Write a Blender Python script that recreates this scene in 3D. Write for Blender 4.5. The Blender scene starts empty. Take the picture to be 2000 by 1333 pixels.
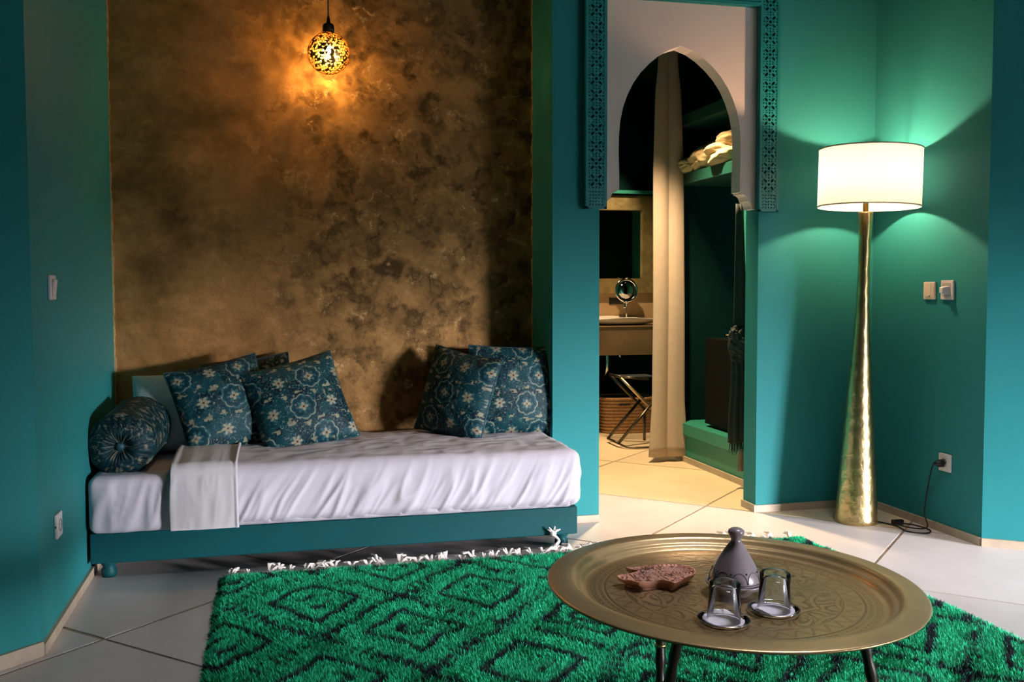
import bpy, bmesh, math, random
import numpy as np
from math import sin, cos, pi, radians, sqrt, atan2
from mathutils import Matrix, Vector, geometry
random.seed(7); RNG = np.random.RandomState(11)
SC = bpy.context.scene
COL = SC.collection

# ------------------------------------------------------------------ camera
# metres; X runs along the gold wall, Y away from the camera, Z up
F_PX, YAW, PITCH, ROLL = 1944.0, math.atan(473 / 1944), math.atan(104.5 / 1944), radians(0.15)
fw = Vector((sin(YAW) * cos(PITCH), cos(YAW) * cos(PITCH), -sin(PITCH)))
r0 = Vector((cos(YAW), -sin(YAW), 0)); u0 = r0.cross(fw)
rt = r0 * cos(ROLL) - u0 * sin(ROLL); up = u0 * cos(ROLL) + r0 * sin(ROLL)
cam = bpy.data.objects.new('camera', bpy.data.cameras.new('camera')); COL.objects.link(cam)
cam.data.sensor_width = 36; cam.data.lens = F_PX * 36 / 2000; cam.data.clip_start = 0.05
cam.matrix_world = Matrix(((rt.x, up.x, -fw.x, 0), (rt.y, up.y, -fw.y, 0), (rt.z, up.z, -fw.z, 1.15), (0, 0, 0, 1)))
SC.camera = cam

# ------------------------------------------------------------------ view, sky, lights
SC.view_settings.view_transform = 'Standard'; SC.view_settings.look = 'None'
SC.view_settings.gamma = 1; SC.view_settings.use_curve_mapping = False
SC.view_settings.exposure = 0.0
SC.cycles.use_denoising = True
SC.cycles.max_bounces = 10; SC.cycles.diffuse_bounces = 2; SC.cycles.glossy_bounces = 5
SC.cycles.transmission_bounces = 10; SC.cycles.transparent_max_bounces = 12
SC.cycles.sample_clamp_indirect = 6; SC.cycles.caustics_refractive = True
SC.cycles.blur_glossy = 0.6

W = bpy.data.worlds.new('sky'); SC.world = W; W.use_nodes = True
nt = W.node_tree; nt.nodes.clear()
wo = nt.nodes.new('ShaderNodeOutputWorld'); bg = nt.nodes.new('ShaderNodeBackground')
tc = nt.nodes.new('ShaderNodeTexCoord'); sx = nt.nodes.new('ShaderNodeSeparateXYZ'); rp = nt.nodes.new('ShaderNodeValToRGB')
nt.links.new(tc.outputs['Generated'], sx.inputs[0]); nt.links.new(sx.outputs['Z'], rp.inputs[0])
rp.color_ramp.elements[0].position = 0.0; rp.color_ramp.elements[0].color = (0.006, 0.007, 0.008, 1)
rp.color_ramp.elements[1].position = 0.06; rp.color_ramp.elements[1].color = (0.95, 0.93, 1.0, 1)
nt.links.new(rp.outputs[0], bg.inputs[0]); bg.inputs[1].default_value = 400.0
nt.links.new(bg.outputs[0], wo.inputs[0])

def light(name, kind, loc, energy, color, size=0.1, target=None, **kw):
    d = bpy.data.lights.new(name, kind); d.energy = energy; d.color = color
    if kind == 'AREA': d.size = size
    else: d.shadow_soft_size = size
    for k, v in kw.items(): setattr(d, k, v)
    o = bpy.data.objects.new(name, d); COL.objects.link(o); o.location = loc
    if target is not None:
        o.rotation_euler = (Vector(target) - Vector(loc)).to_track_quat('-Z', 'Y').to_euler()
    return o
# daylight: a terrace door far back on the right and a slim slit added nearer to brighten the right diagonal wall, both out of view
DH = 1.70
def opening(name, a, b, h, z0=0.0):
    a, b = Vector(a), Vector(b); d = (a - b).normalized(); n = Vector((-d.y, d.x))
    c = (a + b) / 2 - n * 0.12
    o = light(name, 'AREA', (c.x, c.y, (h + z0) / 2), 1, (1, 1, 1), (a - b).length, target=(c.x + n.x, c.y + n.y, (h + z0) / 2), shape='RECTANGLE', size_y=h - z0)
    o.data.cycles.is_portal = True
FA, FB = (7.02, -2.12), (5.78, -2.78)          # far door ends
NA, NB = (4.68, 1.89), (4.36, 1.70)           # ends of the added light slit
opening('door_portal', FA, FB, DH)
opening('fill_slit_portal', NA, NB, 1.5)
light('overhead_fill', 'AREA', (1.95, 2.0, 3.27), 26, (0.95, 0.93, 1.0), 0.7, target=(1.95, 2.0, 0), spread=radians(100))  # added fill from above to brighten floor, rug and table
light('dressing_spotlight', 'SPOT', (2.15, 5.50, 2.72), 480, (1.0, 0.72, 0.40), 0.05, target=(2.2, 5.55, 0), spot_size=radians(78), spot_blend=0.6)
light('bathroom_spotlight', 'SPOT', (2.70, 7.05, 2.72), 130, (1.0, 0.76, 0.48), 0.03, target=(2.74, 7.80, 1.86), spot_size=radians(26), spot_blend=0.9)
light('vanity_spotlight', 'SPOT', (2.2, 6.9, 2.72), 190, (1.0, 0.72, 0.42), 0.04, target=(2.65, 7.5, 0.6), spot_size=radians(75), spot_blend=0.9)
LAMP_L, PENDANT_W = 1800, 30

# ------------------------------------------------------------------ materials
def new_mat(name):
    m = bpy.data.materials.new(name); m.use_nodes = True
    return m, m.node_tree, m.node_tree.nodes['Principled BSDF']
def N(t, kind, **kw):
    n = t.nodes.new(kind)
    for k, v in kw.items():
        if k in n.inputs: n.inputs[k].default_value = v
        else: setattr(n, k, v)
    return n
def pbr(name, col, rough=0.6, metal=0.0, var=0.0, vscale=4.0, bump=0.0, bscale=60.0, spec=0.5, sheen=0.0, col2=None):
    m, t, b = new_mat(name)
    b.inputs['Roughness'].default_value = rough; b.inputs['Metallic'].default_value = metal
    b.inputs['Specular IOR Level'].default_value = spec
    if sheen: b.inputs['Sheen Weight'].default_value = sheen
    co = N(t, 'ShaderNodeTexCoord')
    c2 = col2 or tuple(min(1, c * (1 + var)) for c in col)
    c1 = tuple(c * (1 - var) for c in col) if not col2 else col
    if var or col2:
        no = N(t, 'ShaderNodeTexNoise', Scale=vscale, Detail=6.0, Roughness=0.6); t.links.new(co.outputs['Object'], no.inputs['Vector'])
        ra = N(t, 'ShaderNodeValToRGB'); ra.color_ramp.elements[0].position = 0.3; ra.color_ramp.elements[1].position = 0.7
        ra.color_ramp.elements[0].color = (*c1, 1); ra.color_ramp.elements[1].color = (*c2, 1)
        t.links.new(no.outputs['Fac'], ra.inputs[0]); t.links.new(ra.outputs[0], b.inputs['Base Color'])
    else: b.inputs['Base Color'].default_value = (*col, 1)
    if bump:
        nb = N(t, 'ShaderNodeTexNoise', Scale=bscale, Detail=4.0); t.links.new(co.outputs['Object'], nb.inputs['Vector'])
        bm_ = N(t, 'ShaderNodeBump', Strength=bump, Distance=0.01); t.links.new(nb.outputs['Fac'], bm_.inputs['Height']); t.links.new(bm_.outputs[0], b.inputs['Normal'])
    return m
def attr_mat(name, rough=0.6, metal=0.0, sheen=0.0, spec=0.5, bump=0.0, bscale=300, aniso=0.0):
    m, t, b = new_mat(name)
    a = N(t, 'ShaderNodeAttribute', attribute_name='col'); t.links.new(a.outputs['Color'], b.inputs['Base Color'])
    b.inputs['Roughness'].default_value = rough; b.inputs['Metallic'].default_value = metal
    b.inputs['Sheen Weight'].default_value = sheen; b.inputs['Specular IOR Level'].default_value = spec
    if bump:
        co = N(t, 'ShaderNodeTexCoord'); nb = N(t, 'ShaderNodeTexNoise', Scale=bscale, Detail=3.0); t.links.new(co.outputs['Object'], nb.inputs['Vector'])
        bm_ = N(t, 'ShaderNodeBump', Strength=bump, Distance=0.005); t.links.new(nb.outputs['Fac'], bm_.inputs['Height']); t.links.new(bm_.outputs[0], b.inputs['Normal'])
    return m
def emit_mat(name, col, s):
    m, t, b = new_mat(name); b.inputs['Base Color'].default_value = (*col, 1)
    b.inputs['Emission Color'].default_value = (*col, 1); b.inputs['Emission Strength'].default_value = s
    return m

TEAL = (0.024, 0.215, 0.222)
M = {}
M['teal'] = pbr('teal_wall_paint', TEAL, 0.6, var=0.05, vscale=1.5, bump=0.12, bscale=9, spec=0.12)
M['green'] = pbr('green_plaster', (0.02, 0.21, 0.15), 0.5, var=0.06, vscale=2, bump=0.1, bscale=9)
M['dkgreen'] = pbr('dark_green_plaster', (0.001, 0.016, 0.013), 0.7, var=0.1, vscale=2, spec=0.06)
M['recess'] = pbr('painted_carving_shade', (0.001, 0.03, 0.032), 0.8)  # dark tone paints the shade behind the lattice holes
M['dkgreen2'] = pbr('green_shelf_paint', (0.006, 0.07, 0.052), 0.5, var=0.06, vscale=3)
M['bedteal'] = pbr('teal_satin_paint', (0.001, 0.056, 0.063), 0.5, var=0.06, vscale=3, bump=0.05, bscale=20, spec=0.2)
M['base'] = pbr('baseboard_stone', (0.44, 0.35, 0.25), 0.5, var=0.12, vscale=12, bump=0.1, bscale=40)
M['ceil'] = pbr('ceiling_plaster', (0.12, 0.17, 0.17), 0.8)
M['grout'] = pbr('floor_joint', (0.33, 0.25, 0.18), 0.8, var=0.2, vscale=20)
M['plaster'] = pbr('white_plaster', (0.86, 0.71, 0.66), 0.75, var=0.03, vscale=3, bump=0.08, bscale=25)
M['frame'] = pbr('carved_teal_wood', (0.004, 0.20, 0.205), 0.45, var=0.06, vscale=20)
M['sheet'] = pbr('white_cotton', (0.54, 0.50, 0.555), 0.85, bump=0.12, bscale=14, sheen=0.1)
M['linen'] = pbr('cream_cotton_fold', (0.53, 0.50, 0.51), 0.85, bump=0.1, bscale=16, sheen=0.1)
M['pillow'] = pbr('pale_blue_cotton', (0.56, 0.66, 0.68), 0.8, bump=0.1, bscale=20)
M['white'] = pbr('white_plastic', (0.72, 0.66, 0.66), 0.35)
M['white2'] = pbr('cream_plastic', (0.72, 0.62, 0.50), 0.35)
M['black'] = pbr('black_plastic', (0.006, 0.006, 0.007), 0.4)
M['blackbox'] = pbr('black_lacquer', (0.002, 0.003, 0.003), 0.6, spec=0.08)
M['socket'] = pbr('socket_well', (0.45, 0.43, 0.42), 0.4)
M['hole'] = pbr('socket_pin_hole', (0.02, 0.02, 0.02), 0.8)
M['brass'] = pbr('brushed_brass', (0.60, 0.43, 0.17), 0.34, 1.0, var=0.16, vscale=7, bump=0.25, bscale=22)
M['brassbase'] = pbr('hammered_brass', (0.58, 0.44, 0.20), 0.32, 1.0, var=0.22, vscale=16, bump=0.5, bscale=26)
M['trim'] = pbr('gold_leaf_edge', (0.75, 0.60, 0.32), 0.45, 0.6, var=0.3, vscale=30)
M['globe'] = pbr('pierced_brass', (0.55, 0.30, 0.08), 0.35, 1.0)
M['wood'] = pbr('dark_turned_wood', (0.018, 0.011, 0.007), 0.35, var=0.3, vscale=30)
M['carved'] = pbr('red_brown_carved_wood', (0.20, 0.075, 0.042), 0.45, var=0.25, vscale=40)
M['clay'] = pbr('grey_glazed_clay', (0.20, 0.165, 0.18), 0.28, var=0.06, vscale=20, spec=0.6)
M['clayline'] = pbr('engraved_glaze_line', (0.012, 0.011, 0.014), 0.5)
M['claydark'] = pbr('bronze_glaze', (0.17, 0.13, 0.09), 0.3, 0.5, var=0.2, vscale=60)
M['paper'] = pbr('lilac_white_paper', (0.60, 0.56, 0.63), 0.8, bump=0.1, bscale=80)
M['silver'] = pbr('silver_coaster', (0.55, 0.52, 0.48), 0.22, 1.0)
M['fringe'] = pbr('cream_wool', (0.78, 0.70, 0.64), 0.9, var=0.1, vscale=60)
M['rugback'] = pbr('rug_backing', (0.004, 0.10, 0.05), 0.95)
M['curtain'] = pbr('beige_cotton_curtain', (0.44, 0.34, 0.26), 0.85, var=0.04, vscale=20, bump=0.1, bscale=120)
M['blanket'] = pbr('cream_fleece', (0.62, 0.45, 0.24), 0.85, var=0.08, vscale=20)
M['dkcloth'] = pbr('dark_navy_cloth', (0.012, 0.018, 0.022), 0.7, var=0.3, vscale=10)
M['taupe'] = pbr('taupe_tassel_yarn', (0.22, 0.16, 0.13), 0.9)
M['stone'] = pbr('brown_polished_plaster', (0.27, 0.18, 0.095), 0.4, var=0.25, vscale=5, bump=0.1)
M['ochre'] = pbr('ochre_polished_plaster', (0.46, 0.30, 0.15), 0.4, var=0.12, vscale=6)
M['goldframe'] = pbr('antique_gold_frame', (0.50, 0.36, 0.15), 0.4, 0.7, var=0.3, vscale=9, bump=0.3, bscale=40)
M['mirror'] = pbr('mirror_glass', (0.85, 0.88, 0.88), 0.03, 1.0)
M['chrome'] = pbr('chrome', (0.8, 0.78, 0.74), 0.12, 1.0)
M['basin'] = pbr('white_ceramic', (0.88, 0.78, 0.66), 0.2)
M['wicker'] = pbr('woven_palm', (0.38, 0.19, 0.075), 0.8, var=0.3, vscale=60)
M['dkwicker'] = pbr('dark_woven_liner', (0.015, 0.016, 0.015), 0.9)
M['stool'] = pbr('dark_metal_tube', (0.10, 0.085, 0.06), 0.3, 0.9)
M['stoolb'] = pbr('brass_tube', (0.60, 0.45, 0.25), 0.3, 0.9)
M['bulb'] = emit_mat('glowing_bulb', (1.0, 0.72, 0.40), 60)
M['lampbulb'] = emit_mat('floor_lamp_bulb', (1.0, 0.62, 0.35), LAMP_L)
M['rug'] = attr_mat('green_wool_pile', 0.9, sheen=0.15)
M['print'] = attr_mat('printed_jacquard', 0.55, sheen=0.0, spec=0.2, bump=0.25, bscale=260)
M['tray'] = attr_mat('engraved_brass', 0.34, 0.72, bump=0.12, bscale=60)
M['carvepaint'] = attr_mat('carved_wood_relief', 0.5, 0.0)

def glass_mat():
    m = bpy.data.materials.new('clear_glass'); m.use_nodes = True; t = m.node_tree; t.nodes.clear()
    o = N(t, 'ShaderNodeOutputMaterial'); mx = N(t, 'ShaderNodeMixShader'); f = N(t, 'ShaderNodeFresnel', IOR=1.33)
    tr = N(t, 'ShaderNodeBsdfTransparent'); tr.inputs[0].default_value = (0.985, 0.995, 0.99, 1)
    g = N(t, 'ShaderNodeBsdfGlossy'); g.inputs['Roughness'].default_value = 0.03; g.inputs[0].default_value = (1, 1, 1, 1)
    t.links.new(f.outputs[0], mx.inputs[0]); t.links.new(tr.outputs[0], mx.inputs[1]); t.links.new(g.outputs[0], mx.inputs[2]); t.links.new(mx.outputs[0], o.inputs[0])
    return m
M['glass'] = glass_mat()

def shade_mat():
    m = bpy.data.materials.new('linen_lamp_shade'); m.use_nodes = True; t = m.node_tree; t.nodes.clear()
    o = N(t, 'ShaderNodeOutputMaterial'); mx = N(t, 'ShaderNodeMixShader'); mx.inputs[0].default_value = 0.32
    d = N(t, 'ShaderNodeBsdfDiffuse'); d.inputs[0].default_value = (0.82, 0.74, 0.62, 1)
    tr = N(t, 'ShaderNodeBsdfTranslucent'); tr.inputs[0].default_value = (0.48, 0.52, 0.56, 1)
    t.links.new(d.outputs[0], mx.inputs[1]); t.links.new(tr.outputs[0], mx.inputs[2]); t.links.new(mx.outputs[0], o.inputs[0])
    return m
M['shade'] = shade_mat()

def floor_mat(name, a, b_):
    m, t, b = new_mat(name); co = N(t, 'ShaderNodeTexCoord')
    n1 = N(t, 'ShaderNodeTexNoise', Scale=1.3, Detail=8.0, Roughness=0.65); t.links.new(co.outputs['Object'], n1.inputs['Vector'])
    ra = N(t, 'ShaderNodeValToRGB'); ra.color_ramp.elements[0].position = 0.32; ra.color_ramp.elements[1].position = 0.68
    ra.color_ramp.elements[0].color = (*a, 1); ra.color_ramp.elements[1].color = (*b_, 1)
    t.links.new(n1.outputs['Fac'], ra.inputs[0])
    oi = N(t, 'ShaderNodeObjectInfo'); mr = N(t, 'ShaderNodeMapRange'); mr.inputs['To Min'].default_value = 0.9; mr.inputs['To Max'].default_value = 1.06
    t.links.new(oi.outputs['Random'], mr.inputs['Value'])
    mu = N(t, 'ShaderNodeMixRGB', blend_type='MULTIPLY'); mu.inputs[0].default_value = 1
    t.links.new(ra.outputs[0], mu.inputs[1]); t.links.new(mr.outputs[0], mu.inputs[2]); t.links.new(mu.outputs[0], b.inputs['Base Color'])
    rr = N(t, 'ShaderNodeMapRange'); rr.inputs['To Min'].default_value = 0.30; rr.inputs['To Max'].default_value = 0.5
    t.links.new(n1.outputs['Fac'], rr.inputs['Value']); t.links.new(rr.outputs[0], b.inputs['Roughness'])
    bu = N(t, 'ShaderNodeBump', Strength=0.08, Distance=0.02); t.links.new(n1.outputs['Fac'], bu.inputs['Height']); t.links.new(bu.outputs[0], b.inputs['Normal'])
    return m
M['floor'] = floor_mat('polished_cream_stone', (0.64, 0.575, 0.55), (0.78, 0.71, 0.70))
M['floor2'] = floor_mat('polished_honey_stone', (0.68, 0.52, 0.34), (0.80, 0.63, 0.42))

def gold_mat():
    m, t, b = new_mat('gold_patina_plaster'); co = N(t, 'ShaderNodeTexCoord'); L = t.links.new
    # object coordinates are world metres here: x along the wall, z up
    nz = N(t, 'ShaderNodeTexNoise', Scale=3.2, Detail=8.0, Roughness=0.66); L(co.outputs['Object'], nz.inputs['Vector'])
    # warp for the brushed flakes
    wn = N(t, 'ShaderNodeTexNoise', Scale=7.0, Detail=7.0, Roughness=0.65); L(co.outputs['Object'], wn.inputs['Vector'])
    wm = N(t, 'ShaderNodeVectorMath', operation='MULTIPLY_ADD'); wm.inputs[1].default_value = (0.42, 0.42, 0.42); L(wn.outputs['Color'], wm.inputs[0]); L(co.outputs['Object'], wm.inputs[2])
    vo = N(t, 'ShaderNodeTexVoronoi', Scale=9.0, feature='SMOOTH_F1'); L(wm.outputs[0], vo.inputs['Vector'])
    ve = N(t, 'ShaderNodeTexVoronoi', Scale=11.0, feature='DISTANCE_TO_EDGE'); L(wm.outputs[0], ve.inputs['Vector'])
    fine = N(t, 'ShaderNodeTexNoise', Scale=11.0, Detail=6.0, Roughness=0.55); L(wm.outputs[0], fine.inputs['Vector'])
    sp = N(t, 'ShaderNodeSeparateXYZ'); L(co.outputs['Object'], sp.inputs[0])
    # the right hand part of the leafing is more broken and mottled
    mk = N(t, 'ShaderNodeMapRange', interpolation_type='SMOOTHSTEP'); mk.inputs['From Min'].default_value = -0.25; mk.inputs['From Max'].default_value = 0.35
    ad = N(t, 'ShaderNodeMath', operation='ADD'); am = N(t, 'ShaderNodeMath', operation='MULTIPLY_ADD'); am.inputs[1].default_value = 0.9; am.inputs[2].default_value = -0.45
    L(nz.outputs['Fac'], am.inputs[0]); L(sp.outputs['X'], ad.inputs[0]); L(am.outputs[0], ad.inputs[1]); L(ad.outputs[0], mk.inputs['Value'])
    r1 = N(t, 'ShaderNodeValToRGB'); e = r1.color_ramp.elements
    e[0].position = 0.30; e[0].color = (0.24, 0.120, 0.034, 1); e[1].position = 0.72; e[1].color = (0.84, 0.43, 0.165, 1)
    x = e.new(0.5); x.color = (0.55, 0.27, 0.090, 1)
    L(nz.outputs['Fac'], r1.inputs[0])
    r2 = N(t, 'ShaderNodeValToRGB'); e = r2.color_ramp.elements
    e[0].position = 0.12; e[0].color = (0.095, 0.052, 0.016, 1); e[1].position = 0.70; e[1].color = (0.45, 0.24, 0.080, 1)
    mxv = N(t, 'ShaderNodeMath', operation='MULTIPLY_ADD'); mxv.inputs[1].default_value = 0.9; L(vo.outputs['Distance'], mxv.inputs[0])
    f2 = N(t, 'ShaderNodeMath', operation='MULTIPLY_ADD'); f2.inputs[1].default_value = 0.8; f2.inputs[2].default_value = -0.36; L(fine.outputs['Fac'], f2.inputs[0]); L(f2.outputs[0], mxv.inputs[2])
    L(mxv.outputs[0], r2.inputs[0])
    mx = N(t, 'ShaderNodeMixRGB'); L(mk.outputs[0], mx.inputs[0]); L(r1.outputs[0], mx.inputs[1]); L(r2.outputs[0], mx.inputs[2])
    # bright flakes of leaf on cell edges, only where fine noise is high
    er = N(t, 'ShaderNodeMapRange'); er.inputs['From Min'].default_value = 0.10; er.inputs['From Max'].default_value = 0.0; L(ve.outputs['Distance'], er.inputs['Value'])
    fr = N(t, 'ShaderNodeMapRange'); fr.inputs['From Min'].default_value = 0.57; fr.inputs['From Max'].default_value = 0.72; L(fine.outputs['Fac'], fr.inputs['Value'])
    pr = N(t, 'ShaderNodeMath', operation='MULTIPLY'); L(er.outputs[0], pr.inputs[0]); L(fr.outputs[0], pr.inputs[1])
    pm = N(t, 'ShaderNodeMath', operation='MULTIPLY'); L(pr.outputs[0], pm.inputs[0])
    mk2 = N(t, 'ShaderNodeMapRange'); mk2.inputs['To Min'].default_value = 0.12; mk2.inputs['To Max'].default_value = 0.85; L(mk.outputs[0], mk2.inputs['Value']); L(mk2.outputs[0], pm.inputs[1])
    fl = N(t, 'ShaderNodeMixRGB'); fl.inputs[2].default_value = (0.95, 0.66, 0.36, 1); L(pm.outputs[0], fl.inputs[0]); L(mx.outputs[0], fl.inputs[1])
    # streaks of the brush, long and nearly horizontal
    mp = N(t, 'ShaderNodeMapping'); mp.inputs['Scale'].default_value = (2.2, 1, 11); mp.inputs['Rotation'].default_value = (0, 0.12, 0); L(wm.outputs[0], mp.inputs[0])
    st = N(t, 'ShaderNodeTexNoise', Scale=1.6, Detail=8.0, Roughness=0.75); L(mp.outputs[0], st.inputs['Vector'])
    sr = N(t, 'ShaderNodeMapRange'); sr.inputs['From Min'].default_value = 0.3; sr.inputs['From Max'].default_value = 0.7; sr.inputs['To Min'].default_value = 0.72; sr.inputs['To Max'].default_value = 1.25; L(st.outputs['Fac'], sr.inputs['Value'])
    mm = N(t, 'ShaderNodeMixRGB', blend_type='MULTIPLY'); mm.inputs[0].default_value = 1; L(fl.outputs[0], mm.inputs[1]); L(sr.outputs[0], mm.inputs[2])
    L(mm.outputs[0], b.inputs['Base Color'])
    b.inputs['Metallic'].default_value = 0.8
    ro = N(t, 'ShaderNodeMapRange'); ro.inputs['To Min'].default_value = 0.42; ro.inputs['To Max'].default_value = 0.68; L(st.outputs['Fac'], ro.inputs['Value']); L(ro.outputs[0], b.inputs['Roughness'])
    bu = N(t, 'ShaderNodeBump', Strength=0.18, Distance=0.01); L(mxv.outputs[0], bu.inputs['Height']); L(bu.outputs[0], b.inputs['Normal'])
    return m
M['gold'] = gold_mat()

# ------------------------------------------------------------------ helpers
def link(name, me, mat=None, parent=None):
    o = bpy.data.objects.new(name, me); COL.objects.link(o)
    if mat is not None and me is not None: me.materials.append(mat)
    if parent is not None: o.parent = parent
    return o
def from_bm(name, bm, mat, parent=None, smooth=False):
    me = bpy.data.meshes.new(name); bm.normal_update(); bm.to_mesh(me); bm.free()
    if smooth: me.polygons.foreach_set('use_smooth', [True] * len(me.polygons))
    return link(name, me, mat, parent)
def from_data(name, vs, fs, mat, parent=None, smooth=True, col=None):
    me = bpy.data.meshes.new(name); me.from_pydata([tuple(v) for v in vs], [], [tuple(f) for f in fs]); me.update()
    if smooth: me.polygons.foreach_set('use_smooth', [True] * len(me.polygons))
    if col is not None:
        a = me.color_attributes.new('col', 'FLOAT_COLOR', 'POINT')
        c = np.ones((len(vs), 4), dtype=np.float32); c[:, :3] = np.asarray(col); a.data.foreach_set('color', c.ravel())
    return link(name, me, mat, parent)
def thing(name, label, cat, loc=(0, 0, 0), rot=None, group=None, mw=None):
    o = bpy.data.objects.new(name, None); COL.objects.link(o); o.empty_display_size = 0.05
    if mw is not None: o.matrix_world = mw
    else:
        o.location = loc
        if rot: o.rotation_euler = rot
    return tag(o, label, cat, group)
def tag(o, label, cat, group=None):
    o['label'] = label; o['category'] = cat
    if group: o['group'] = group
    return o
def struct(o): o['kind'] = 'structure'; return o
def add_box(bm, x0, x1, y0, y1, z0, z1, bev=0.0, seg=2, mat=None):
    r = bmesh.ops.create_cube(bm, size=1.0); vs = r['verts']
    for v in vs: v.co = Vector(((x0 + x1) / 2 + v.co.x * (x1 - x0), (y0 + y1) / 2 + v.co.y * (y1 - y0), (z0 + z1) / 2 + v.co.z * (z1 - z0)))
    if bev:
        es = list({e for v in vs for e in v.link_edges})
        g = bmesh.ops.bevel(bm, geom=es, offset=bev, segments=seg, profile=0.5, affect='EDGES')
        vs = list({v for f in g['faces'] for v in f.verts} | {v for v in vs if v.is_valid})
    if mat is not None:
        for v in vs: v.co = mat @ v.co
    return vs
def box(name, x0, x1, y0, y1, z0, z1, mat, parent=None, bev=0.0, seg=2, mtx=None, smooth=False):
    bm = bmesh.new(); add_box(bm, x0, x1, y0, y1, z0, z1, bev, seg, mtx)
    return from_bm(name, bm, mat, parent, smooth)
def add_prism(bm, poly, z0, z1, mtx=None):
    n = len(poly); a = [bm.verts.new((p[0], p[1], z0)) for p in poly]; b = [bm.verts.new((p[0], p[1], z1)) for p in poly]
    bm.faces.new(list(reversed(a))); bm.faces.new(b)
    for i in range(n): bm.faces.new((a[i], a[(i + 1) % n], b[(i + 1) % n], b[i]))
    if mtx is not None:
        for v in a + b: v.co = mtx @ v.co
def prism(name, poly, z0, z1, mat, parent=None, mtx=None):
    bm = bmesh.new(); add_prism(bm, poly, z0, z1, mtx); return from_bm(name, bm, mat, parent)
def add_lathe(bm, prof, seg=48, mtx=None, centers=None):
    rings = []
    for i, (r, z) in enumerate(prof):
        cxy = centers[i] if centers else (0, 0)
        if r < 1e-6: rings.append([bm.verts.new((cxy[0], cxy[1], z))])
        else: rings.append([bm.verts.new((cxy[0] + r * cos(2 * pi * k / seg), cxy[1] + r * sin(2 * pi * k / seg), z)) for k in range(seg)])
    for a, b in zip(rings, rings[1:]):
        for k in range(seg):
            k2 = (k + 1) % seg
            if len(a) == 1 and len(b) == 1: continue
            if len(a) == 1: bm.faces.new((a[0], b[k2], b[k]))
            elif len(b) == 1: bm.faces.new((a[k], a[k2], b[0]))
            else: bm.faces.new((a[k], a[k2], b[k2], b[k]))
    if mtx is not None:
        for r_ in rings:
            for v in r_: v.co = mtx @ v.co
def lathe(name, prof, mat, parent=None, seg=48, mtx=None, centers=None):
    bm = bmesh.new(); add_lathe(bm, prof, seg, mtx, centers); bmesh.ops.recalc_face_normals(bm, faces=bm.faces[:])
    return from_bm(name, bm, mat, parent, True)
def add_tube(bm, pts, rad, seg=8, cap=True):
    pts = [Vector(p) for p in pts]; n = len(pts); rings = []
    rads = rad if isinstance(rad, (list, tuple)) else [rad] * n
    ref = Vector((0, 0, 1)); prev = None
    for i, p in enumerate(pts):
        d = (pts[min(i + 1, n - 1)] - pts[max(i - 1, 0)]).normalized()
        if prev is None:
            a = d.orthogonal().normalized()
        else:
            a = (prev - d * prev.dot(d)).normalized()
        prev = a; b = d.cross(a)
        rings.append([bm.verts.new(p + (a * cos(2 * pi * k / seg) + b * sin(2 * pi * k / seg)) * rads[i]) for k in range(seg)])
    for a, b in zip(rings, rings[1:]):
        for k in range(seg): bm.faces.new((a[k], a[(k + 1) % seg], b[(k + 1) % seg], b[k]))
    if cap: bm.faces.new(list(reversed(rings[0]))); bm.faces.new(rings[-1])
def tube(name, pts, rad, mat, parent=None, seg=8):
    bm = bmesh.new(); add_tube(bm, pts, rad, seg); return from_bm(name, bm, mat, parent, True)
def smooth_path(pts, k=6):
    P = [Vector(p) for p in pts]; P = [P[0]] + P + [P[-1]]; out = []
    for i in range(1, len(P) - 2):
        for j in range(k):
            t = j / k; a, b, c, d = P[i - 1], P[i], P[i + 1], P[i + 2]
            out.append(0.5 * ((2 * b) + (c - a) * t + (2 * a - 5 * b + 4 * c - d) * t * t + (3 * b - a - 3 * c + d) * t ** 3))
    out.append(P[-2]); return out
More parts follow.
